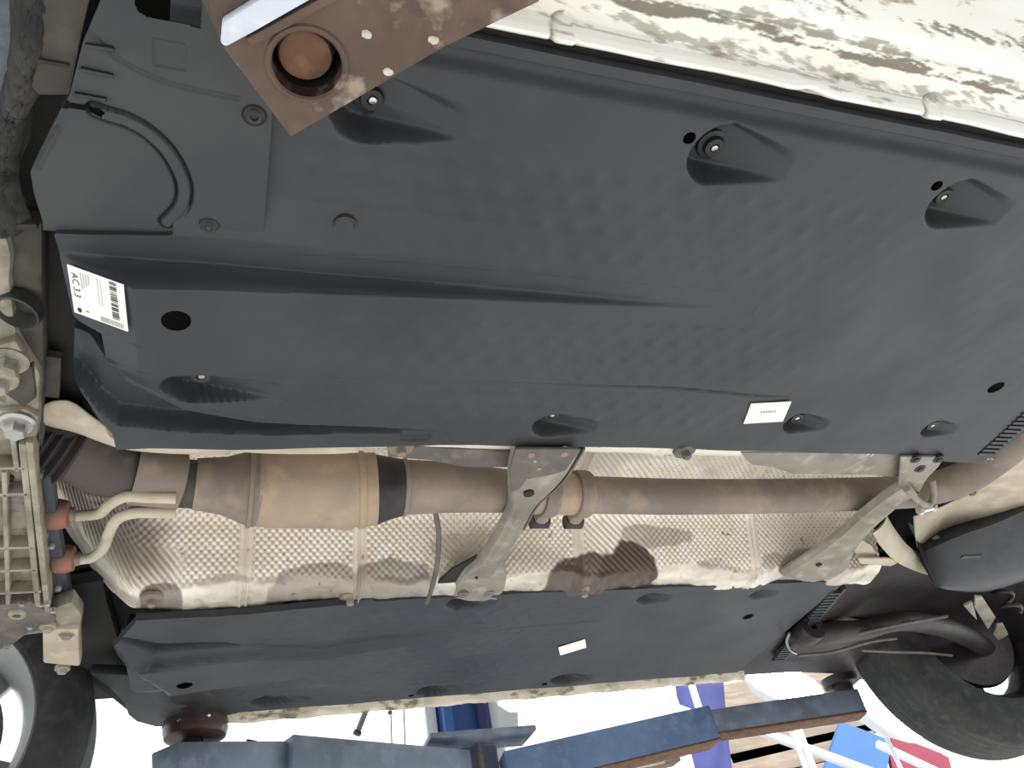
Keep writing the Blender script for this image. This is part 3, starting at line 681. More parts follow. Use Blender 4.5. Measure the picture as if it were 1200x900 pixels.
# ================================================================== rear end (right of frame)
rs = thing('heat_shield', 'smooth beige heat shield at the rear, beside the fuel tank', 'heat shield', at(1120, 600, .05))
rows = []
ea = spline([at(a, c, .05) for a, c in ((1070, 605), (1072, 628), (1076, 645), (1084, 650))], 6)
eb = spline([at(a, c, .08) for a, c in ((1110, 590), (1112, 615), (1113, 635), (1115, 648))], 6)
ec = spline([at(a, c, .06) for a, c in ((1160, 560), (1165, 590), (1165, 612), (1166, 622))], 6)
ed = spline([at(a, c, .03) for a, c in ((1235, 480), (1240, 520), (1245, 560), (1250, 590))], 6)
G = np.array([ea, eb, ec, ed]); G = np.array([spline(G[:, j], 8) for j in range(G.shape[1])])
b = MB(); b.grid(G); o = b.build('sheet', CREAM, rs); o.modifiers.new('thickness', 'SOLIDIFY').thickness = .002
for a, c in ((1097, 631), (1140, 578)):
    q = at(a, c, .05); b = MB(); b.lathe(q, (0, 0, -1), [(.0001, .003), (.006, .003), (.008, 0), (.008, -.003)], 14); b.build('screw', BRACE_DARK, rs)
# silver tank strap
tsr = thing('tank_strap', 'bright curved metal strap flange below the rear heat shield', 'strap', at(1090, 660, .0))
o1 = np.array(spline([at(a, c, .02) for a, c in ((1040, 605), (1052, 626), (1070, 648), (1095, 662), (1130, 670), (1166, 668))], 8))
o2 = np.array(spline([at(a, c, -.005) for a, c in ((1022, 626), (1034, 645), (1054, 662), (1088, 675), (1125, 681), (1152, 682))], 8))
A = np.array([o1*(1-t)+o2*t+np.array([0, 0, h]) for t, h in ((0, .012), (.06, .0), (.3, -.004), (.6, -.004), (.94, 0), (1, .012))]); b = MB(); b.grid(A); b.grid((A+np.array([0, 0, .003]))[::-1]); b.build('curved_strap', CREAM, tsr)
plate_px('flange_tab', ((1006, 655), (1044, 655), (1052, 660), (1044, 664), (1008, 661)), -.004, .005, CREAM, tsr, .002)
plate_px('upper_tab', ((1008, 632), (1022, 640), (1030, 655), (1008, 656), (1000, 645)), .01, .005, CREAM, tsr, .002)
# fuel tank
tk = MB(); n_ = 24; rowsA = []
top = np.array(spline([at(a, c, .03) for a, c in ((1074, 650), (1090, 643), (1130, 626), (1170, 612), (1240, 580))], n_//4))
bot = np.array(spline([at(a, c, -.03) for a, c in ((1090, 675), (1110, 685), (1150, 690), (1200, 676), (1260, 650))], n_//4))
for t in np.linspace(0, 1, 14): rowsA.append(top*(1-t)+bot*t+np.array([0, 0, -.045*sin(pi*t)**.7]))
tk.grid(np.array(rowsA)); cl = [rowsA[0]+np.array([0, .10, .06]), rowsA[-1]+np.array([0, -.02, .12])]
tk.grid(np.array([rowsA[0], cl[0]])); tk.grid(np.array([rowsA[-1], cl[1]])); tk.grid(np.array(cl))
tkt = thing('fuel_tank', 'blue-black plastic fuel tank bulging at the right edge', 'fuel tank', at(1160, 645, 0)); tk.build('tank_shell', TANK, tkt)
q = at(1138, 652, -.05); b = MB(); b.box(q, (.05, .010, .004)); b.build('moulded_slot', BLACK, tkt)
# rear floor pan and arch lining, dark
rp = MB(); rows = []
for t in np.linspace(0, 1, 16):
    a = at(975, 692, .0)*(1-t)+at(905, 776, .0)*t; c = at(1230, 640, .05)*(1-t)+at(1230, 800, .05)*t
    rows.append([a*(1-s)+c*s+np.array([0, 0, .05*sin(pi*s)+.012*sin(9*t+6*s)+.03*sin(pi*t)*s]) for s in np.linspace(0, 1, 26)])
rp.grid(np.array(rows)); rpo = rp.build('rear_floor', ARMMETAL); rpo.modifiers.new('thickness', 'SOLIDIFY').thickness = .004
tag(rpo, 'dark dirty rear floor sheet above the suspension arms', 'car body')
rl2 = MB(); rl2.prism(px(((930, 735), (850, 782), (850, 793), (930, 788), (985, 790), (1000, 805), (1030, 775), (1075, 745), (960, 715)), .016), (0, 0, .006)); tag(rl2.build('arch_liner', ARMMETAL, bevel=.002), 'black rear arch liner between the far cover vents and the rear tyre', 'wheel arch liner')
ra = thing('suspension_arm', 'dark rear suspension arm reaching from the floor to the rear wheel', 'suspension arm', at(1000, 740, -.02))
arm = spline([at(a, c, z) for a, c, z in ((925, 748, .0), (965, 742, -.02), (1010, 738, -.02), (1060, 728, -.02), (1120, 740, -.01), (1170, 770, .0))], 8)
MB().tube(arm, np.interp(np.linspace(0, 1, len(arm)), [0, .15, .5, 1], [.022, .028, .022, .030]), 16).build('arm', ARMMETAL, ra)
p = at(948, 738, -.01); b = MB(); b.lathe((p[0], p[1]-.02, p[2]), (0, 1, 0), [(.008, 0), (.03, .0), (.033, .008), (.033, .034), (.03, .044), (.008, .044)], 28); b.build('bush', ARMMETAL, ra)
ring = spline([at(a, c, -.025) for a, c in ((925, 742), (922, 752), (926, 762), (934, 766))], 6); MB().tube(ring, .003, 8).build('bush_rim', STEEL, ra)
pipes = [((935, 768), (975, 764), (1020, 752), (1050, 748)), ((1000, 744), (1040, 735), (1075, 728), (1110, 722)), ((1010, 762), (1050, 764), (1085, 765), (1115, 768))]
lb = ['curved brake pipe nearest the far cover vents', 'brake pipe running above the rear suspension arm', 'brake pipe running below the rear suspension arm']
for pt, l in zip(pipes, lb):
    b = MB().tube(spline([at(a, c, -.035) for a, c in pt], 8), .004, 8); tag(b.build('brake_pipe', BRACE_DARK), l, 'pipe', 'brake pipes')
for pts, z, l in ((((1143, 700), (1152, 701), (1167, 724), (1158, 738), (1142, 712)), -.01, 'grey angular bracket above the rear wheel, left piece'), (((1169, 733), (1176, 732), (1182, 744), (1170, 751), (1164, 744)), -.01, 'small grey bracket tab above the rear tyre')):
    o = MB().prism(px(pts, z), (0, 0, .008)).build('bracket', ALU, bevel=.002); tag(o, l, 'bracket')
o = MB().prism(px(((1130, 711), (1140, 706), (1146, 728), (1138, 720)), -.01), (0, 0, .008)).build('bracket', ALU, bevel=.002); tag(o, 'narrow grey bracket piece left of the angular bracket', 'bracket')
# coil spring / damper behind rear wheel
sp = MB().tube([at(1185, 712, -.0)+np.array([.02*cos(t), .02*sin(t), .10-.012*t/2]) for t in np.linspace(0, 6*pi, 90)], .0055, 8); tag(sp.build('coil_spring', ARMMETAL), 'dark coil spring at the right edge above the rear wheel', 'spring')

# ================================================================== wheels (far side)
def wheel(name, label, c, R, w_, turn, group):
    t = thing(name, label, 'wheel', (c[0], c[1], c[2]-R), group)
    ax = (sin(turn), cos(turn), 0)
    h = w_/2; r0 = R*(.70 if turn < 0 else .64)
    pr_ = [(r0, -h*.80), (r0*1.03, -h*.97), (R*.80, -h*1.02), (R*.90, -h*1.0), (R*.955, -h*.90), (R*.985, -h*.72)]
    ntr = 5
    for k in range(ntr):
        y0 = -h*.68+k*(h*1.36)/ntr; y1 = y0+(h*1.36)/ntr*.82
        pr_ += [(R*.995, y0), (R, (y0+y1)/2), (R*.995, y1), (R*.993, y1+.002), (R*.993, y0+(h*1.36)/ntr-.002)]
    pr_ += [(R*.985, h*.72), (R*.955, h*.9), (R*.90, h), (R*.80, h*1.02), (r0*1.03, h*.97), (r0, h*.8)]
    MB().lathe(c, ax, pr_, 96).build('tyre', RUBBER, t)
    rim = [(r0*.99, -h*.86), (r0*1.02, -h*.82), (r0*.98, -h*.74), (r0*.93, -h*.5), (r0*.90, 0), (r0*.92, h*.6), (r0*.98, h*.75), (r0*1.02, h*.85), (r0*.99, h*.9), (r0*.95, h*.7), (r0*.87, h*.4), (r0*.87, -.0), (r0*.90, -h*.5), (r0*.96, -h*.72)]
    rim.append(rim[0]); MB().lathe(c, ax, rim, 64).build('rim', RIM if turn < 0 else ARMMETAL, t)
    axv = Vector(ax); e1 = axv.cross(Vector((0, 0, 1))).normalized(); e2 = axv.cross(e1); cc = Vector(map(float, c))+axv*h*.45
    for k in range(5):
        a = 2*pi*k/5+.35; d = e1*cos(a)+e2*sin(a); s_ = -e1*sin(a)+e2*cos(a)
        b = MB(); w0, w1 = r0*.16, r0*.12
        pts = [cc+d*r0*.2-s_*w0, cc+d*r0*.9-s_*w1*1.6, cc+d*r0*.9+s_*w1*1.6, cc+d*r0*.2+s_*w0]
        b.prism([np.array(p_[:]) for p_ in pts], np.array((axv*.022)[:])); b.build('spoke', RIM, t, bevel=.004)
    MB().lathe(cc, ax, [(.0001, -.01), (r0*.26, -.01), (r0*.28, .0), (r0*.26, .03), (.0001, .032)], 32).build('hub', ALU, t)
    MB().lathe(Vector(map(float, c))+axv*(-h*.1), ax, [(r0*.18, -.012), (r0*.72, -.012), (r0*.74, 0), (r0*.72, .012), (r0*.18, .012)], 48).build('brake_disc', ARMMETAL, t)
    return t
wheel('alloy_wheel', 'far front car wheel with silver alloy spokes at the lower left', (-.525, .62, -.045), .31, .20, -.05, 'far side wheels')
wheel('alloy_wheel', 'far rear car wheel with dark tyre at the lower right', (2.005, .66, .035), .318, .20, .10, 'far side wheels')

# ================================================================== front left: gearbox, subframe and arch lining
gb = thing('gearbox', 'dusty cast aluminium gearbox housing with a ribbed face at the left edge', 'gearbox', at(15, 620, .0))
ZG = .0
def q4(*p, z=ZG): return px(p, z)
MB().prism(px(((-60, 500), (40, 512), (66, 735), (58, 742), (-60, 755)), .012), (0, 0, .05)).build('housing', ALU, gb, bevel=.004)
for (a, c), (d, e), wd in (((28, 512), (48, 728), .008), ((36, 510), (60, 738), .008), ((7, 545), (12, 735), .006), ((-20, 555), (-10, 735), .006), ((-40, 541), (33, 541), .006), ((-40, 574), (36, 571), .007), ((-40, 636), (42, 634), .006), ((-40, 664), (46, 660), .006), ((-40, 690), (50, 686), .006), ((-40, 708), (55, 703), .006), ((17, 505), (22, 545), .006)):
    b = MB(); b.bar(at(a, c, ZG+.004), at(d, e, ZG+.004), wd, .022); b.build('rib', ALU, gb, bevel=.002)
b = MB(); q = at(8, 568, ZG); b.lathe(q+np.array([0, 0, .008]), (0, 0, -1), [(.0001, 0), (.006, 0), (.006, -.01)], 16); b.build('bolt_hole', UNDERBODY, gb)
MB().prism(px(((-20, 712), (36, 706), (66, 724), (60, 738), (34, 742), (12, 758), (-20, 768)), -.008), (0, 0, .03)).build('lower_flange', BRACE_DARK, gb, bevel=.004)
for a, c in ((20, 720), (25, 708), (55, 708), (8, 757), (35, 735), (62, 716)):
    q = at(a, c, -.010); b = MB(); r = .012 if (a, c) == (20, 720) else .0045
    b.lathe(q, (0, 0, -1), [(r*.5, -.002), (r*.5, .003), (r*.8, .004), (r, .001), (r*1.05, -.006)] if r > .01 else [(.0001, .004), (r, .003), (r*1.1, -.004)], 20); b.build('boss' if r > .01 else 'bolt', ALU if r > .01 else STEEL, gb)
sb = thing('support_bracket', 'cream cast bracket with bolts hanging beside the front wheel', 'bracket', at(72, 770, -.01))
MB().prism(px(((49, 738), (92, 738), (94, 782), (50, 778)), -.012), (0, 0, .03)).build('bracket_body', CREAM, sb, bevel=.005)
MB().prism(px(((52, 716), (84, 706), (96, 722), (94, 742), (62, 742)), -.004), (0, 0, .025)).build('upper_web', BRACE, sb, bevel=.004)
for a, c in ((56, 736), (78, 744), (73, 785)):
    q = at(a, c, -.012); b = MB(); b.lathe(q, (0, 0, -1), [(.0001, .007), (.007, .006), (.008, .001), (.012, .0), (.012, -.006)], 18); b.build('bolt', ALU, sb)
# subframe arm, upper left
sf = thing('subframe', 'cream cast subframe end with two large bolts at the left edge', 'subframe', at(15, 430, -.01))
MB().prism(px(((-60, 300), (4, 262), (14, 300), (12, 330), (20, 395), (48, 440), (46, 500), (40, 515), (-60, 520)), .004), (0, 0, .04)).build('casting', ALU, sf, bevel=.006)
MB().prism(px(((2, 285), (18, 262), (50, 262), (50, 330), (52, 450), (48, 530), (40, 500), (36, 440), (22, 395), (14, 330)), .014), (0, 0, .03)).build('web', MUDPLATE, sf, bevel=.005)
q = at(21, 365, .0); b = MB(); b.lathe(q, (-.25, 0, -1), [(.0001, -.012), (.012, -.012), (.016, -.004), (.019, .004), (.021, .003), (.022, -.01)], 28); b.build('oval_bush', BLACK, sf)
MB().prism(px(((-20, 410), (18, 400), (28, 415), (26, 434), (6, 452), (-20, 458)), -.006), (0, 0, .014)).build('bolt_plate', ALU, sf, bevel=.003)
MB().prism(px(((10, 436), (38, 430), (42, 468), (28, 478), (4, 462)), -.002), (0, 0, .012)).build('web_plate', MUDPLATE, sf, bevel=.003)
MB().prism(px(((-20, 474), (0, 482), (30, 480), (46, 490), (44, 512), (-20, 520)), -.004), (0, 0, .014)).build('bolt_plate', ALU, sf, bevel=.004)
for a, c, m_ in ((10, 424, ALU), (20, 497, ZINC), (-2, 445, ALU)):
    q = at(a, c, -.008); b = MB(); b.lathe(q, (0, 0, -1), [(.0001, .003), (.016, .003), (.019, .0), (.019, -.006)], 28); b.hexnut(q+np.array([0, 0, -.002]), (0, 0, -1), .012, .014); b.build('bolt', m_, sf)
# wheel arch lining, upper left
wl = thing('arch_liner', 'muddy felt wheel arch liner at the upper left corner', 'wheel arch liner', at(30, 150, 0))
rows = []
i0 = [at(*p, .006) for p in ((75, -40), (54, 40), (42, 105), (30, 125), (22, 165), (18, 205), (38, 262))]
i1 = [at(*p, .02) for p in ((20, -40), (18, 50), (6, 110), (-4, 150), (-14, 190), (-24, 230), (-14, 266))]
i0 = np.array(spline(i0, 8)); i1 = np.array(spline(i1, 8))
i0 = np.array(spline(i0[::8], 16)); i1 = np.array(spline(i1[::8], 16))
for t in np.linspace(0, 1, 60):
    q = i0*(1-t)+i1*t; n1 = vnoise(q[:, 0], q[:, 1], 70, 61); n2 = vnoise(q[:, 0], q[:, 1], 230, 62)
    q[:, 2] += -.016*sin(pi*t)+.007*n1+.004*np.abs(n2); rows.append(q)
b = MB(); b.grid(np.array(rows)); o = b.build('felt', LINER, wl, smooth=70); o.modifiers.new('thickness', 'SOLIDIFY').thickness = .004
MB().prism(px(((52, -30), (112, -30), (96, 40), (82, 112), (45, 112), (36, 102), (44, 68), (45, 40)), -.004), (0, 0, .006)).build('mud_flap_plate', MUDPLATE, wl, bevel=.002)
MB().bar(at(-10, 262, -.002), at(44, 263, -.002), .006, .008).build('edge_trim', LINER, wl)
MB().prism(px(((36, 68), (80, 76), (80, 80), (36, 72)), -.007), (0, 0, .004)).build('crease_strip', LINER, wl)
fp2 = MB().prism(px(((-60, -60), (30, -60), (27, 40), (12, 110), (4, 130), (-60, 130)), .022), (0, 0, .02)); tag(fp2.build('bumper_panel', GREYPAINT), 'speckled blue-grey body panel edge in the top left corner', 'car body')
bk = MB().prism(px(((40, 105), (130, 112), (118, 135), (50, 270), (20, 280), (14, 210), (36, 160)), .035), (0, 0, .02)); tag(bk.build('inner_arch', UNDERBODY), 'black inner arch wall seen in the gap beside the corner plate', 'car body')
bk = MB().prism(px(((30, 262), (130, 262), (130, 480), (60, 530), (40, 520), (40, 330)), .045), (0, 0, .02)); tag(bk.build('bulkhead', UNDERBODY), 'black bulkhead in the gap between subframe and front cover edge', 'car body')
cr = MB(); cr.bar(at(64, 415, .03), at(62, 462, .03), .014, .01); tag(cr.build('bracket', MUDPLATE), 'dim dusty bracket deep in the gap left of the cover', 'bracket')
bk = MB().prism(px(((60, 690), (120, 680), (125, 705), (165, 845), (110, 800), (95, 790)), .05), (0, 0, .02)); tag(bk.build('bulkhead', UNDERBODY), 'black bulkhead behind the cast bracket beside the far front wheel', 'car body')

# ================================================================== sills
sx = np.linspace(-.30, 1.9, 800)
profs = [(-.788, .016), (-.792, .004), (-.795, -.006), (-.7985, -.012), (-.802, -.012), (-.8045, -.006), (-.806, .002), (-.8095, .008), (-.816, .0105), (-.826, .012), (-.838, .0145), (-.842, .0175), (-.848, .0185), (-.858, .020), (-.868, .026), (-.878, .036), (-.890, .048), (-.905, .066), (-.920, .092), (-.934, .13), (-.945, .18), (-.952, .25), (-.956, .34), (-.958, .45)]
pf = np.array(profs)-np.array([.0065, 0]); sl = np.r_[0, np.cumsum(np.hypot(*np.diff(pf, axis=0).T))]; S2 = np.r_[np.linspace(0, .18, 200), np.linspace(.182, sl[-1], 50)]
Yp = np.interp(S2, sl, pf[:, 0]); Zp = np.interp(S2, sl, pf[:, 1])
XX2, SS2 = np.meshgrid(sx, S2, indexing='ij'); Y2 = np.tile(Yp, (len(sx), 1)); Z2 = np.tile(Zp, (len(sx), 1))
wob = .0018*vnoise(XX2, SS2, 28, 21)*(SS2 > .01)+.0015*np.sin(XX2*21)*(SS2 < .05)
Z2 = Z2+wob
for a, c, r_ in ((655, 30, .011), (1082, 122, .011)):      # round plugs pressed into the sill
    q = at(a, c, .012); d = np.hypot(XX2-q[0], Y2-q[1]); Z2 -= .004*sst((r_-d)/.003)-.0028*np.exp(-((d-r_*1.05)/.0016)**2)
q = at(948, 113, -.008); Z2 += .010*np.exp(-((XX2-q[0])/.014)**2)*(SS2 < .05)*(SS2 > .012)   # bent place in the seam
sill = MB(); sill.grid(np.stack([XX2, Y2, Z2], -1)); so2 = sill.build('sill_panel', WHITEPAINT, smooth=180)
tag(so2, 'dirt-streaked white sill of the car along the top right corner', 'car panel')
SKX = XX2+1.2*SS2                       # streaks run slightly slanted
def band(s0, w_, k, seed, lo):
    core = np.exp(-((SS2-s0-.004*vnoise(XX2, SS2*0, 9, seed))/w_)**2)
    n_ = .6*vnoise(SKX*.55, SS2*2.6, 75, seed+1)+.4*vnoise(SKX, SS2*3, 240, seed+2)
    return k*sst((n_+core-lo)/.25)*np.clip(core*3, 0, 1)
st2 = np.maximum.reduce([band(.078, .006, .95, 31, .55), band(.088, .012, .7, 51, .95), band(.062, .012, .6, 35, .98), band(.052, .006, .5, 65, 1.05), band(.118, .018, .85, 37, 1.10), band(.150, .020, .7, 39, 1.28),
                         .65*np.exp(-((SS2-.050)/.0009)**2)*sst((vnoise(XX2, SS2, 60, 41)+.2)/.3), .9*sst((.012-SS2)/.004)])
for a, c, r_ in ((655, 30, .011), (1082, 122, .011)):
    q = at(a, c, .012); d = np.hypot(XX2-q[0], Y2-q[1]); st2 = np.maximum(st2, .9*np.exp(-((d-r_*1.1)/.0014)**2)*(XX2 < q[0]))
set_attr(so2, 'stain_shade', st2.reshape(-1))
gapb = MB(); gapb.box((.6, -.789, .02), (2.2, .022, .02)); tag(gapb.build('seam_sealer', UNDERBODY), 'black dirty seam strip between near cover and white sill', 'car body')
# far sill
fsx = np.linspace(-.02, 1.30, 140); pfar = [(.722, .01), (.728, -.003), (.733, -.009), (.737, -.009), (.741, -.002), (.765, .02), (.80, .05), (.83, .12), (.84, .35)]
A = np.array([[(x, y, z+.0012*sin(x*60+y*9)+.0012*random.uniform(-1, 1)) for y, z in pfar] for x in fsx]); b = MB(); b.grid(A)
tag(b.build('sill_panel', CREAMPAINT, smooth=60), 'thin cream dirty edge of the far sill above the lift post', 'car panel')
fa = MB(); fa.prism(px(((105, 790), (160, 792), (230, 800), (280, 836), (200, 852), (182, 852), (160, 846), (150, 838), (146, 825), (128, 806)), .0), (0, 0, .02))
tag(fa.build('sill_end_cap', BLACK, bevel=.003), 'ragged black front end of the far sill beside the front wheel', 'car panel')

# ================================================================== lift: near arm
la = thing('support_beam', 'rusty brown lift arm with pad socket holding the near sill at the top', 'car lift', at(400, 60, -.12))
ZA = -.10
pc = at(360, 76, ZA)
def plate_with_hole(pts, c, r, t, name, m, par):
    """flat plate with one round hole, thickness t upward"""
    bm = bmesh.new(); loops = [[(p[0], p[1]) for p in pts], [(c[0]+r*cos(2*pi*k/40), c[1]+r*sin(2*pi*k/40)) for k in range(40)]]; es = []
    for lp_ in loops:
        vs = [bm.verts.new((x, y, pts[0][2])) for x, y in lp_]; es += [bm.edges.new((vs[i], vs[(i+1) % len(vs)])) for i in range(len(vs))]
    bmesh.ops.triangle_fill(bm, use_beauty=True, edges=es)
    r_ = bmesh.ops.extrude_face_region(bm, geom=list(bm.faces)); bmesh.ops.translate(bm, verts=[v for v in r_['geom'] if isinstance(v, bmesh.types.BMVert)], vec=(0, 0, t))
    b = MB(); bm.verts.index_update(); b.add([v.co[:] for v in bm.verts], [tuple(v.index for v in f.verts) for f in bm.faces]); bm.free()
    return b.build(name, m, par)
plate_with_hole(px(((341, 160), (263, 57), (235, -20), (300, -120), (760, -120), (630, 2), (520, 55), (430, 108)), ZA), pc, .0235, .012, 'bottom_plate', RUSTY, la)
MB().prism(px(((262, 57), (232, -5), (190, -90), (330, -120), (420, -60)), ZA+.012), (0, 0, .035)).build('side_rail', RUSTY, la, bevel=.003)
pc = at(360, 76, ZA)
b = MB(); b.lathe((pc[0], pc[1], ZA+.001), (0, 0, -1), [(.0235, -.01), (.0235, .0015), (.025, .003), (.0275, .0025), (.0295, .0)], 40); b.build('socket_ring', RUSTY, la)
b = MB(); b.lathe((pc[0], pc[1], ZA-.0015), (0, 0, 1), [(.0236, .002), (.0236, .045), (.010, .045)], 40); b.build('socket_wall', BLACK, la)
b = MB(); b.lathe((pc[0]-.001, pc[1]-.0, ZA+.012), (0, 0, -1), [(.0001, .001), (.012, .0012), (.0175, .0), (.019, -.003), (.019, -.03)], 36); b.build('pad_screw', RUST_OR, la)
MB().prism(px(((260, 27), (258, 52), (265, 56), (300, 37), (372, -4), (460, -60), (380, -60), (300, 2)), ZA-.010), (0, 0, .010)).build('guide_strip', mat('worn_pale_blue_paint', (.58, .64, .74), (.50, .56, .66), (.66, .70, .76), scale=18, rough=.45, fine=(30, .64, (.3, .3, .32))), la, bevel=.002)
MB().bar(at(292, 48, ZA-.003), at(395, -8, ZA-.003), .006, .006).build('weld_bead', RUSTY, la, bevel=.001)
for a, c in ((430, 40), (508, 47), (455, 84)):
    q = at(a, c, ZA); b = MB(); b.blob(q, (.004, .003, .002), 6, 8, .3); b.build('paint_chip', CREAMPAINT, la)

# ================================================================== lift: far side
lf_ = thing('lift_post', 'bright blue lift post with white side covers standing beyond the car', 'car lift', (.72, 1.22, -BZ))
def U(a, c, Y): return at(a, c, Y=Y)
pb = U(545, 850, 1.25)
xl = U(514, 845, 1.25)[0]; xr2 = U(572, 845, 1.25)[0]; zc = pb[2]
MB().box(((xl+xr2)/2, 1.30, (-BZ+1.1)/2), (xr2-xl, .10, BZ+1.1)).build('column', POSTBLUE, lf_, bevel=.012)
MB().box((xl+.022, 1.235, (-BZ+1.1)/2), (.03, .04, BZ+1.1)).build('column_flange', POSTBLUE, lf_, bevel=.008)
MB().box((xr2-.022, 1.235, (-BZ+1.1)/2), (.028, .04, BZ+1.1)).build('column_flange', NAVY, lf_, bevel=.006)
MB().box((xl-.022, 1.27, (-BZ+1.1)/2), (.032, .05, BZ+1.1)).build('side_cover', WHITEMETAL, lf_, bevel=.003)
MB().box((xr2+.022, 1.27, (-BZ+1.1)/2), (.030, .05, BZ+1.1)).build('side_cover', WHITEMETAL, lf_, bevel=.003)
gp = [U(578, 822, 1.26), U(596, 834, 1.26), U(607, 834, 1.26), U(608, 862, 1.26), U(578, 866, 1.26)]
MB().prism(gp, (0, .02, 0)).build('gusset', WHITEMETAL, lf_, bevel=.002)
cg = thing('lift_carriage', 'dark blue-grey carriage plate on the lift post where both far arms meet', 'car lift', U(560, 885, 1.12))
c0 = U(498, 872, 1.06); c1 = U(620, 862, 1.06)
MB().bar(c0, c1, .13, .014).build('top_plate', SLATE, cg, bevel=.003)
c2 = U(560, 868, 1.10); MB().box((c2[0], 1.14, c2[2]-.10), (.10, .08, .18)).build('carriage_block', SLATE, cg, bevel=.004)
MB().box((U(562, 885, 1.07)[0], 1.07, c2[2]-.09), (.010, .03, .16)).build('stiffener', BRACE_DARK, cg)
# left arm
al = thing('support_beam', 'blue-grey lift arm reaching left to the round pad under the far sill', 'car lift', U(300, 890, .95))
p0 = U(538, 900, 1.06); p1 = U(328, 884, .84); d = p1-p0
h_ = .085
def arm_box(a, c, wd, ht, nm, m, par): return MB().bar(a, c, wd, ht).build(nm, m, par, bevel=.004)
q0 = U(537, 886, 1.06); q1 = U(330, 869, .86)
arm_box(q0-np.array([0, 0, h_/2]), q1-np.array([0, 0, h_/2]), .10, h_, 'outer_box', SLATE, al)
q2 = U(330, 874, .88); q3 = U(196, 876, .66)
arm_box(q2-np.array([0, 0, .035]), q3-np.array([0, 0, .035]), .075, .07, 'inner_box', SLATE, al)
MB().bar(U(288, 872, .80), U(300, 874, .80), .03, .012).build('stop_block', BLACK, al)
q = U(375, 872, .88); MB().bar(q, U(510, 880, 1.02), .03, .010).build('rub_rail', BLACK, al)
pd = thing('lift_pad', 'round brown rubber lift pad pressed against the front of the far sill', 'lift pad', U(230, 870, .74))
pc2 = U(230, 845, .735)
MB().lathe((pc2[0], .735, pc2[2]), (0, 0, -1), [(.0001, -.004), (.058, -.004), (.063, .002), (.064, .020), (.060, .034), (.048, .040), (.02, .041), (.0001, .041)], 40).build('rubber_disc', mat('dark_brown_rubber', (.045, .026, .024), (.07, .042, .036), scale=20, rough=.35), pd)
MB().cyl((pc2[0]-.005, .735, pc2[2]-.040), (pc2[0]-.005, .735, pc2[2]-.10), .022, n=20).build('screw_stem', ARMMETAL, pd)
for k in range(7):
    a = k*.9+2.4; q = (pc2[0]+.0618*cos(a), .735+.0618*sin(a), pc2[2]-.013+.006*sin(k*3)); MB().blob(q, (.005, .005, .004), 6, 8, .4).build('glint_stud', STEEL, pd)
# right arm
ar = thing('support_beam', 'long blue lift arm with rusty inner extension reaching right under the far sill', 'car lift', U(780, 870, 1.0))
r0_ = U(588, 886, 1.06); r1_ = U(826, 832, .98); 
arm_box(r0_-np.array([0, 0, .045]), r1_-np.array([0, 0, .045]), .09, .09, 'outer_box', BLUE, ar)
r2_ = U(815, 838, .98); r3_ = U(1000, 811, .86)
arm_box(r2_-np.array([0, 0, .032]), r3_-np.array([0, 0, .032]), .07, .064, 'inner_box', SLATE, ar)
arm_box(r2_-np.array([0, .0, .066]), r3_-np.array([0, 0, .066]), .074, .008, 'rusty_sole', RUST_OR, ar)
arm_box(r0_+(r1_-r0_)*.35-np.array([0, 0, .092]), r1_-np.array([0, 0, .092]), .092, .006, 'rusty_sole', RUST_OR, ar)
rp3 = thing('lift_pad', 'dark lift pad at the end of the right far arm, near the rear wheel', 'lift pad', (r3_[0], r3_[1], r3_[2]))
MB().lathe((r3_[0]-.03, r3_[1], r3_[2]), (0, 0, 1), [(.0001, 0), (.03, 0), (.03, .02), (.05, .022), (.052, .045), (.0001, .046)], 32).build('rubber_disc', ARMMETAL, rp3)
# hose end, wires
hs_ = thing('air_hose', 'ribbed dark hose end hanging below the far sill', 'hose', U(425, 850, 1.1))
h0 = U(433, 822, 1.1); h1 = U(419, 858, 1.1); b = MB(); dvec = h1-h0
b.lathe(h0, dvec, [(.0085 if i % 2 else .0065, np.linalg.norm(dvec)*i/22) for i in range(23)], 14); b.build('ribbed_tube', SLATE, hs_)
MB().lathe(h1, dvec, [(.0001, -.002), (.011, -.002), (.011, .006), (.0001, .006)], 14).build('end_collar', BLACK, hs_)
for k, (a, c, e, f) in enumerate(((457, 826, 460, 880), (472, 826, 476, 880))):
    w_ = thing('wire', ('left' if k == 0 else 'right')+' of the two thin wires left of the blue lift post', 'wire', U(a, 880, 1.2), 'wires beside the post')
    MB().tube([U(a, c-20, 1.2), U(e, f+20, 1.2)], .0018, 6).build('strand', BRACE_DARK, w_)
    if k == 0: MB().blob(U(457, 835, 1.2), (.007, .007, .006), 6, 8).build('clip', BRACE_DARK, w_)
# ================================================================== background behind the far sill
YB = 3.2
def V(a, c, Y=YB): return at(a, c, Y=Y)
pk = [V(560, 960, 3.35)]
tiers = [((655, 905), (870, 795), (880, 806), (740, 905)), ]
def plank(a0, a1, wd, Y, l):
    b = MB(); b.bar(V(*a0, Y), V(*a1, Y), .12, wd, up=(0, 0, 1)); return tag(b.build('plank', WOOD, bevel=.004), l, 'plank', 'timber planks behind the lift')
for a0, a1, wd, l in (((835, 838), (1020, 790), .30, 'top weathered plank, just right of the navy cloth'), ((845, 878), (1020, 838), .22, 'second weathered plank down, under the lift arm'), ((850, 905), (1020, 866), .17, 'third weathered plank down, under the white rails'), ((862, 938), (1030, 900), .20, 'lowest weathered plank at the bottom edge, right of the cloth'), ((690, 905), (790, 885), .10, 'short weathered plank under the blue lift arm')):
    plank(a0, a1, wd, 3.6, l)
fab = thing('navy_cloth', 'navy blue cloth panel hanging behind the white rail', 'cloth', V(840, 900, 3.3))
rows = []
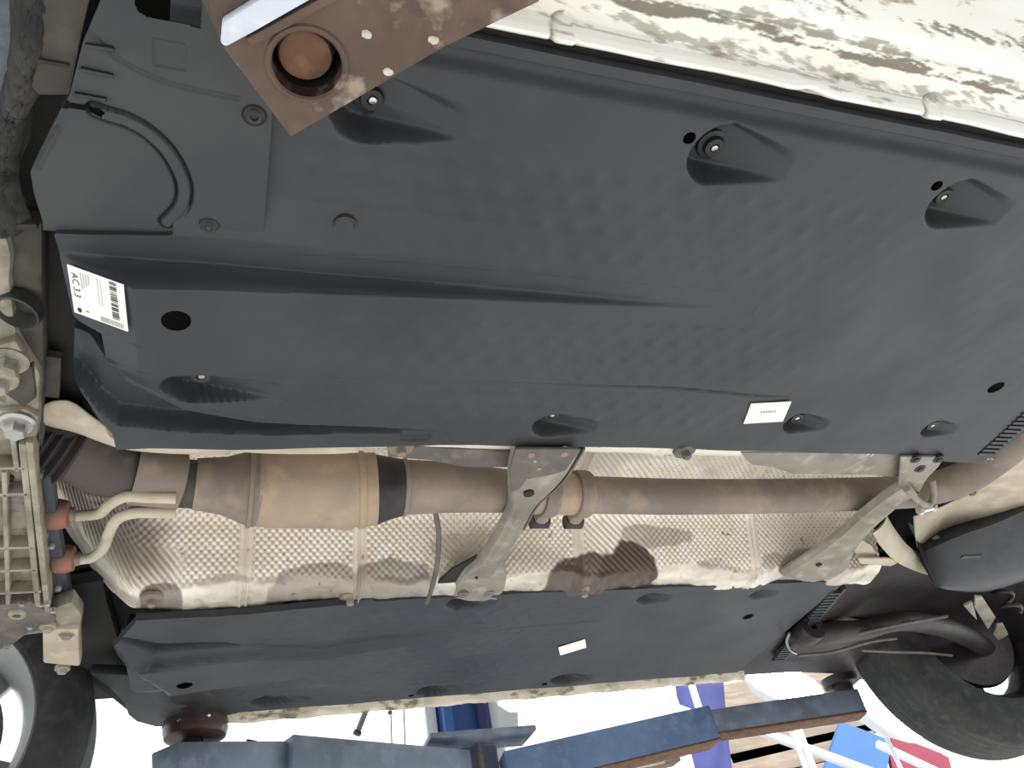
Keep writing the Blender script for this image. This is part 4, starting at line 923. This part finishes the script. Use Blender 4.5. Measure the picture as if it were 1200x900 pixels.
for t in np.linspace(0, 1, 14):
    e0 = V(790+26*t, 794+126*t, 3.3); e1 = V(846+18*t, 797+130*t, 3.3); rows.append([e0*(1-s)+e1*s+np.array([0, .03*sin(6*s+3*t), 0]) for s in np.linspace(0, 1, 14)])
b = MB(); b.grid(np.array(rows)); o = b.build('folded_cloth', NAVY, fab); o.modifiers.new('thickness', 'SOLIDIFY').thickness = .006
def rail(a0, a1, wd, Y, l): return tag(MB().bar(V(*a0, Y), V(*a1, Y), .04, wd, up=(0, 1, 0)).build('rail', WHITEMETAL, bevel=.004), l, 'rail', 'white rails behind the lift')
for a0, a1, wd, l in (((778, 792), (797, 845), .05, 'upright white rail left of the navy cloth'), ((788, 828), (832, 845), .035, 'short slanting white rail across the navy cloth'), ((808, 795), (822, 840), .02, 'thin white upright between two folds of navy cloth'),
                      ((893, 858), (1040, 912), .045, 'long slanting white rail crossing the planks'), ((930, 845), (962, 930), .05, 'white upright crossing the long slanting rail'), ((1000, 838), (1110, 880), .045, 'white rail above the blue panel at the lower right'), ((1028, 872), (1120, 915), .035, 'white rail across the red panel'), ((804, 885), (815, 930), .05, 'white upright at the bottom, left end of the planks')):
    rail(a0, a1, wd, 3.1, l)
bp_ = MB().prism([V(*p, 3.4) for p in ((965, 905), (985, 845), (1045, 868), (1036, 925), (960, 930))], (0, .03, 0)); tag(bp_.build('panel', BLUEPANEL), 'bright blue panel at the bottom right behind white rails', 'panel')
bp_ = MB().prism([V(*p, 3.4) for p in ((984, 775), (1012, 784), (1018, 800), (990, 800))], (0, .03, 0)); tag(bp_.build('panel', BLUEPANEL), 'small scrap of blue panel above the right lamp', 'panel')
bp_ = MB().prism([V(*p, 3.4) for p in ((1038, 866), (1060, 860), (1112, 888), (1122, 930), (1052, 925))], (0, .03, 0)); tag(bp_.build('panel', REDPANEL), 'crimson panel at the bottom right below the rear tyre', 'panel')
bp_ = MB().prism([V(*p, 3.45) for p in ((1100, 880), (1260, 880), (1260, 960), (1110, 960))], (0, .03, 0)); tag(bp_.build('panel', mat('pale_panel', (.6, .5, .4), rough=.6)), 'pale sand panel under the rear tyre at the bottom right', 'panel')
# lamps
def lamp(c, rx, rz, tilt, l, Y):
    t = thing('floodlight', l, 'lamp', c, 'lit workshop floodlights')
    b = MB(); n = 32; R = Matrix.Rotation(tilt, 3, 'Y')
    ring = [R @ Vector((rx*cos(2*pi*k/n), 0, rz*sin(2*pi*k/n))) for k in range(n)]
    front_ = [(c[0]+p.x, c[1]+p.y, c[2]+p.z) for p in ring]; mid_ = [(c[0]+p.x*1.03, c[1]+.02, c[2]+p.z*1.03) for p in ring]; back_ = [(c[0]+p.x*.6, c[1]+.12, c[2]+p.z*.6) for p in ring]
    MB().add(front_, [tuple(range(n))]).build('lens', LAMP, t)
    b.add(front_+mid_+back_, [(k, (k+1) % n, n+(k+1) % n, n+k) for k in range(n)]+[(n+k, n+(k+1) % n, 2*n+(k+1) % n, 2*n+k) for k in range(n)]+[tuple(range(2*n, 3*n))]); b.build('housing', WHITEMETAL, t)
    MB().cyl((c[0], c[1]+.09, c[2]), (c[0], c[1]+.09, -BZ), .012, n=12).build('stand', WHITEMETAL, t)
    return t
lamp(V(920, 801, 2.2), .205, .088, .30, 'large oval floodlight glowing between far sill and right lift arm', 2.2)
lamp(V(1040, 832, 2.3), .20, .11, .75, 'second floodlight glowing beside the far rear tyre', 2.3)
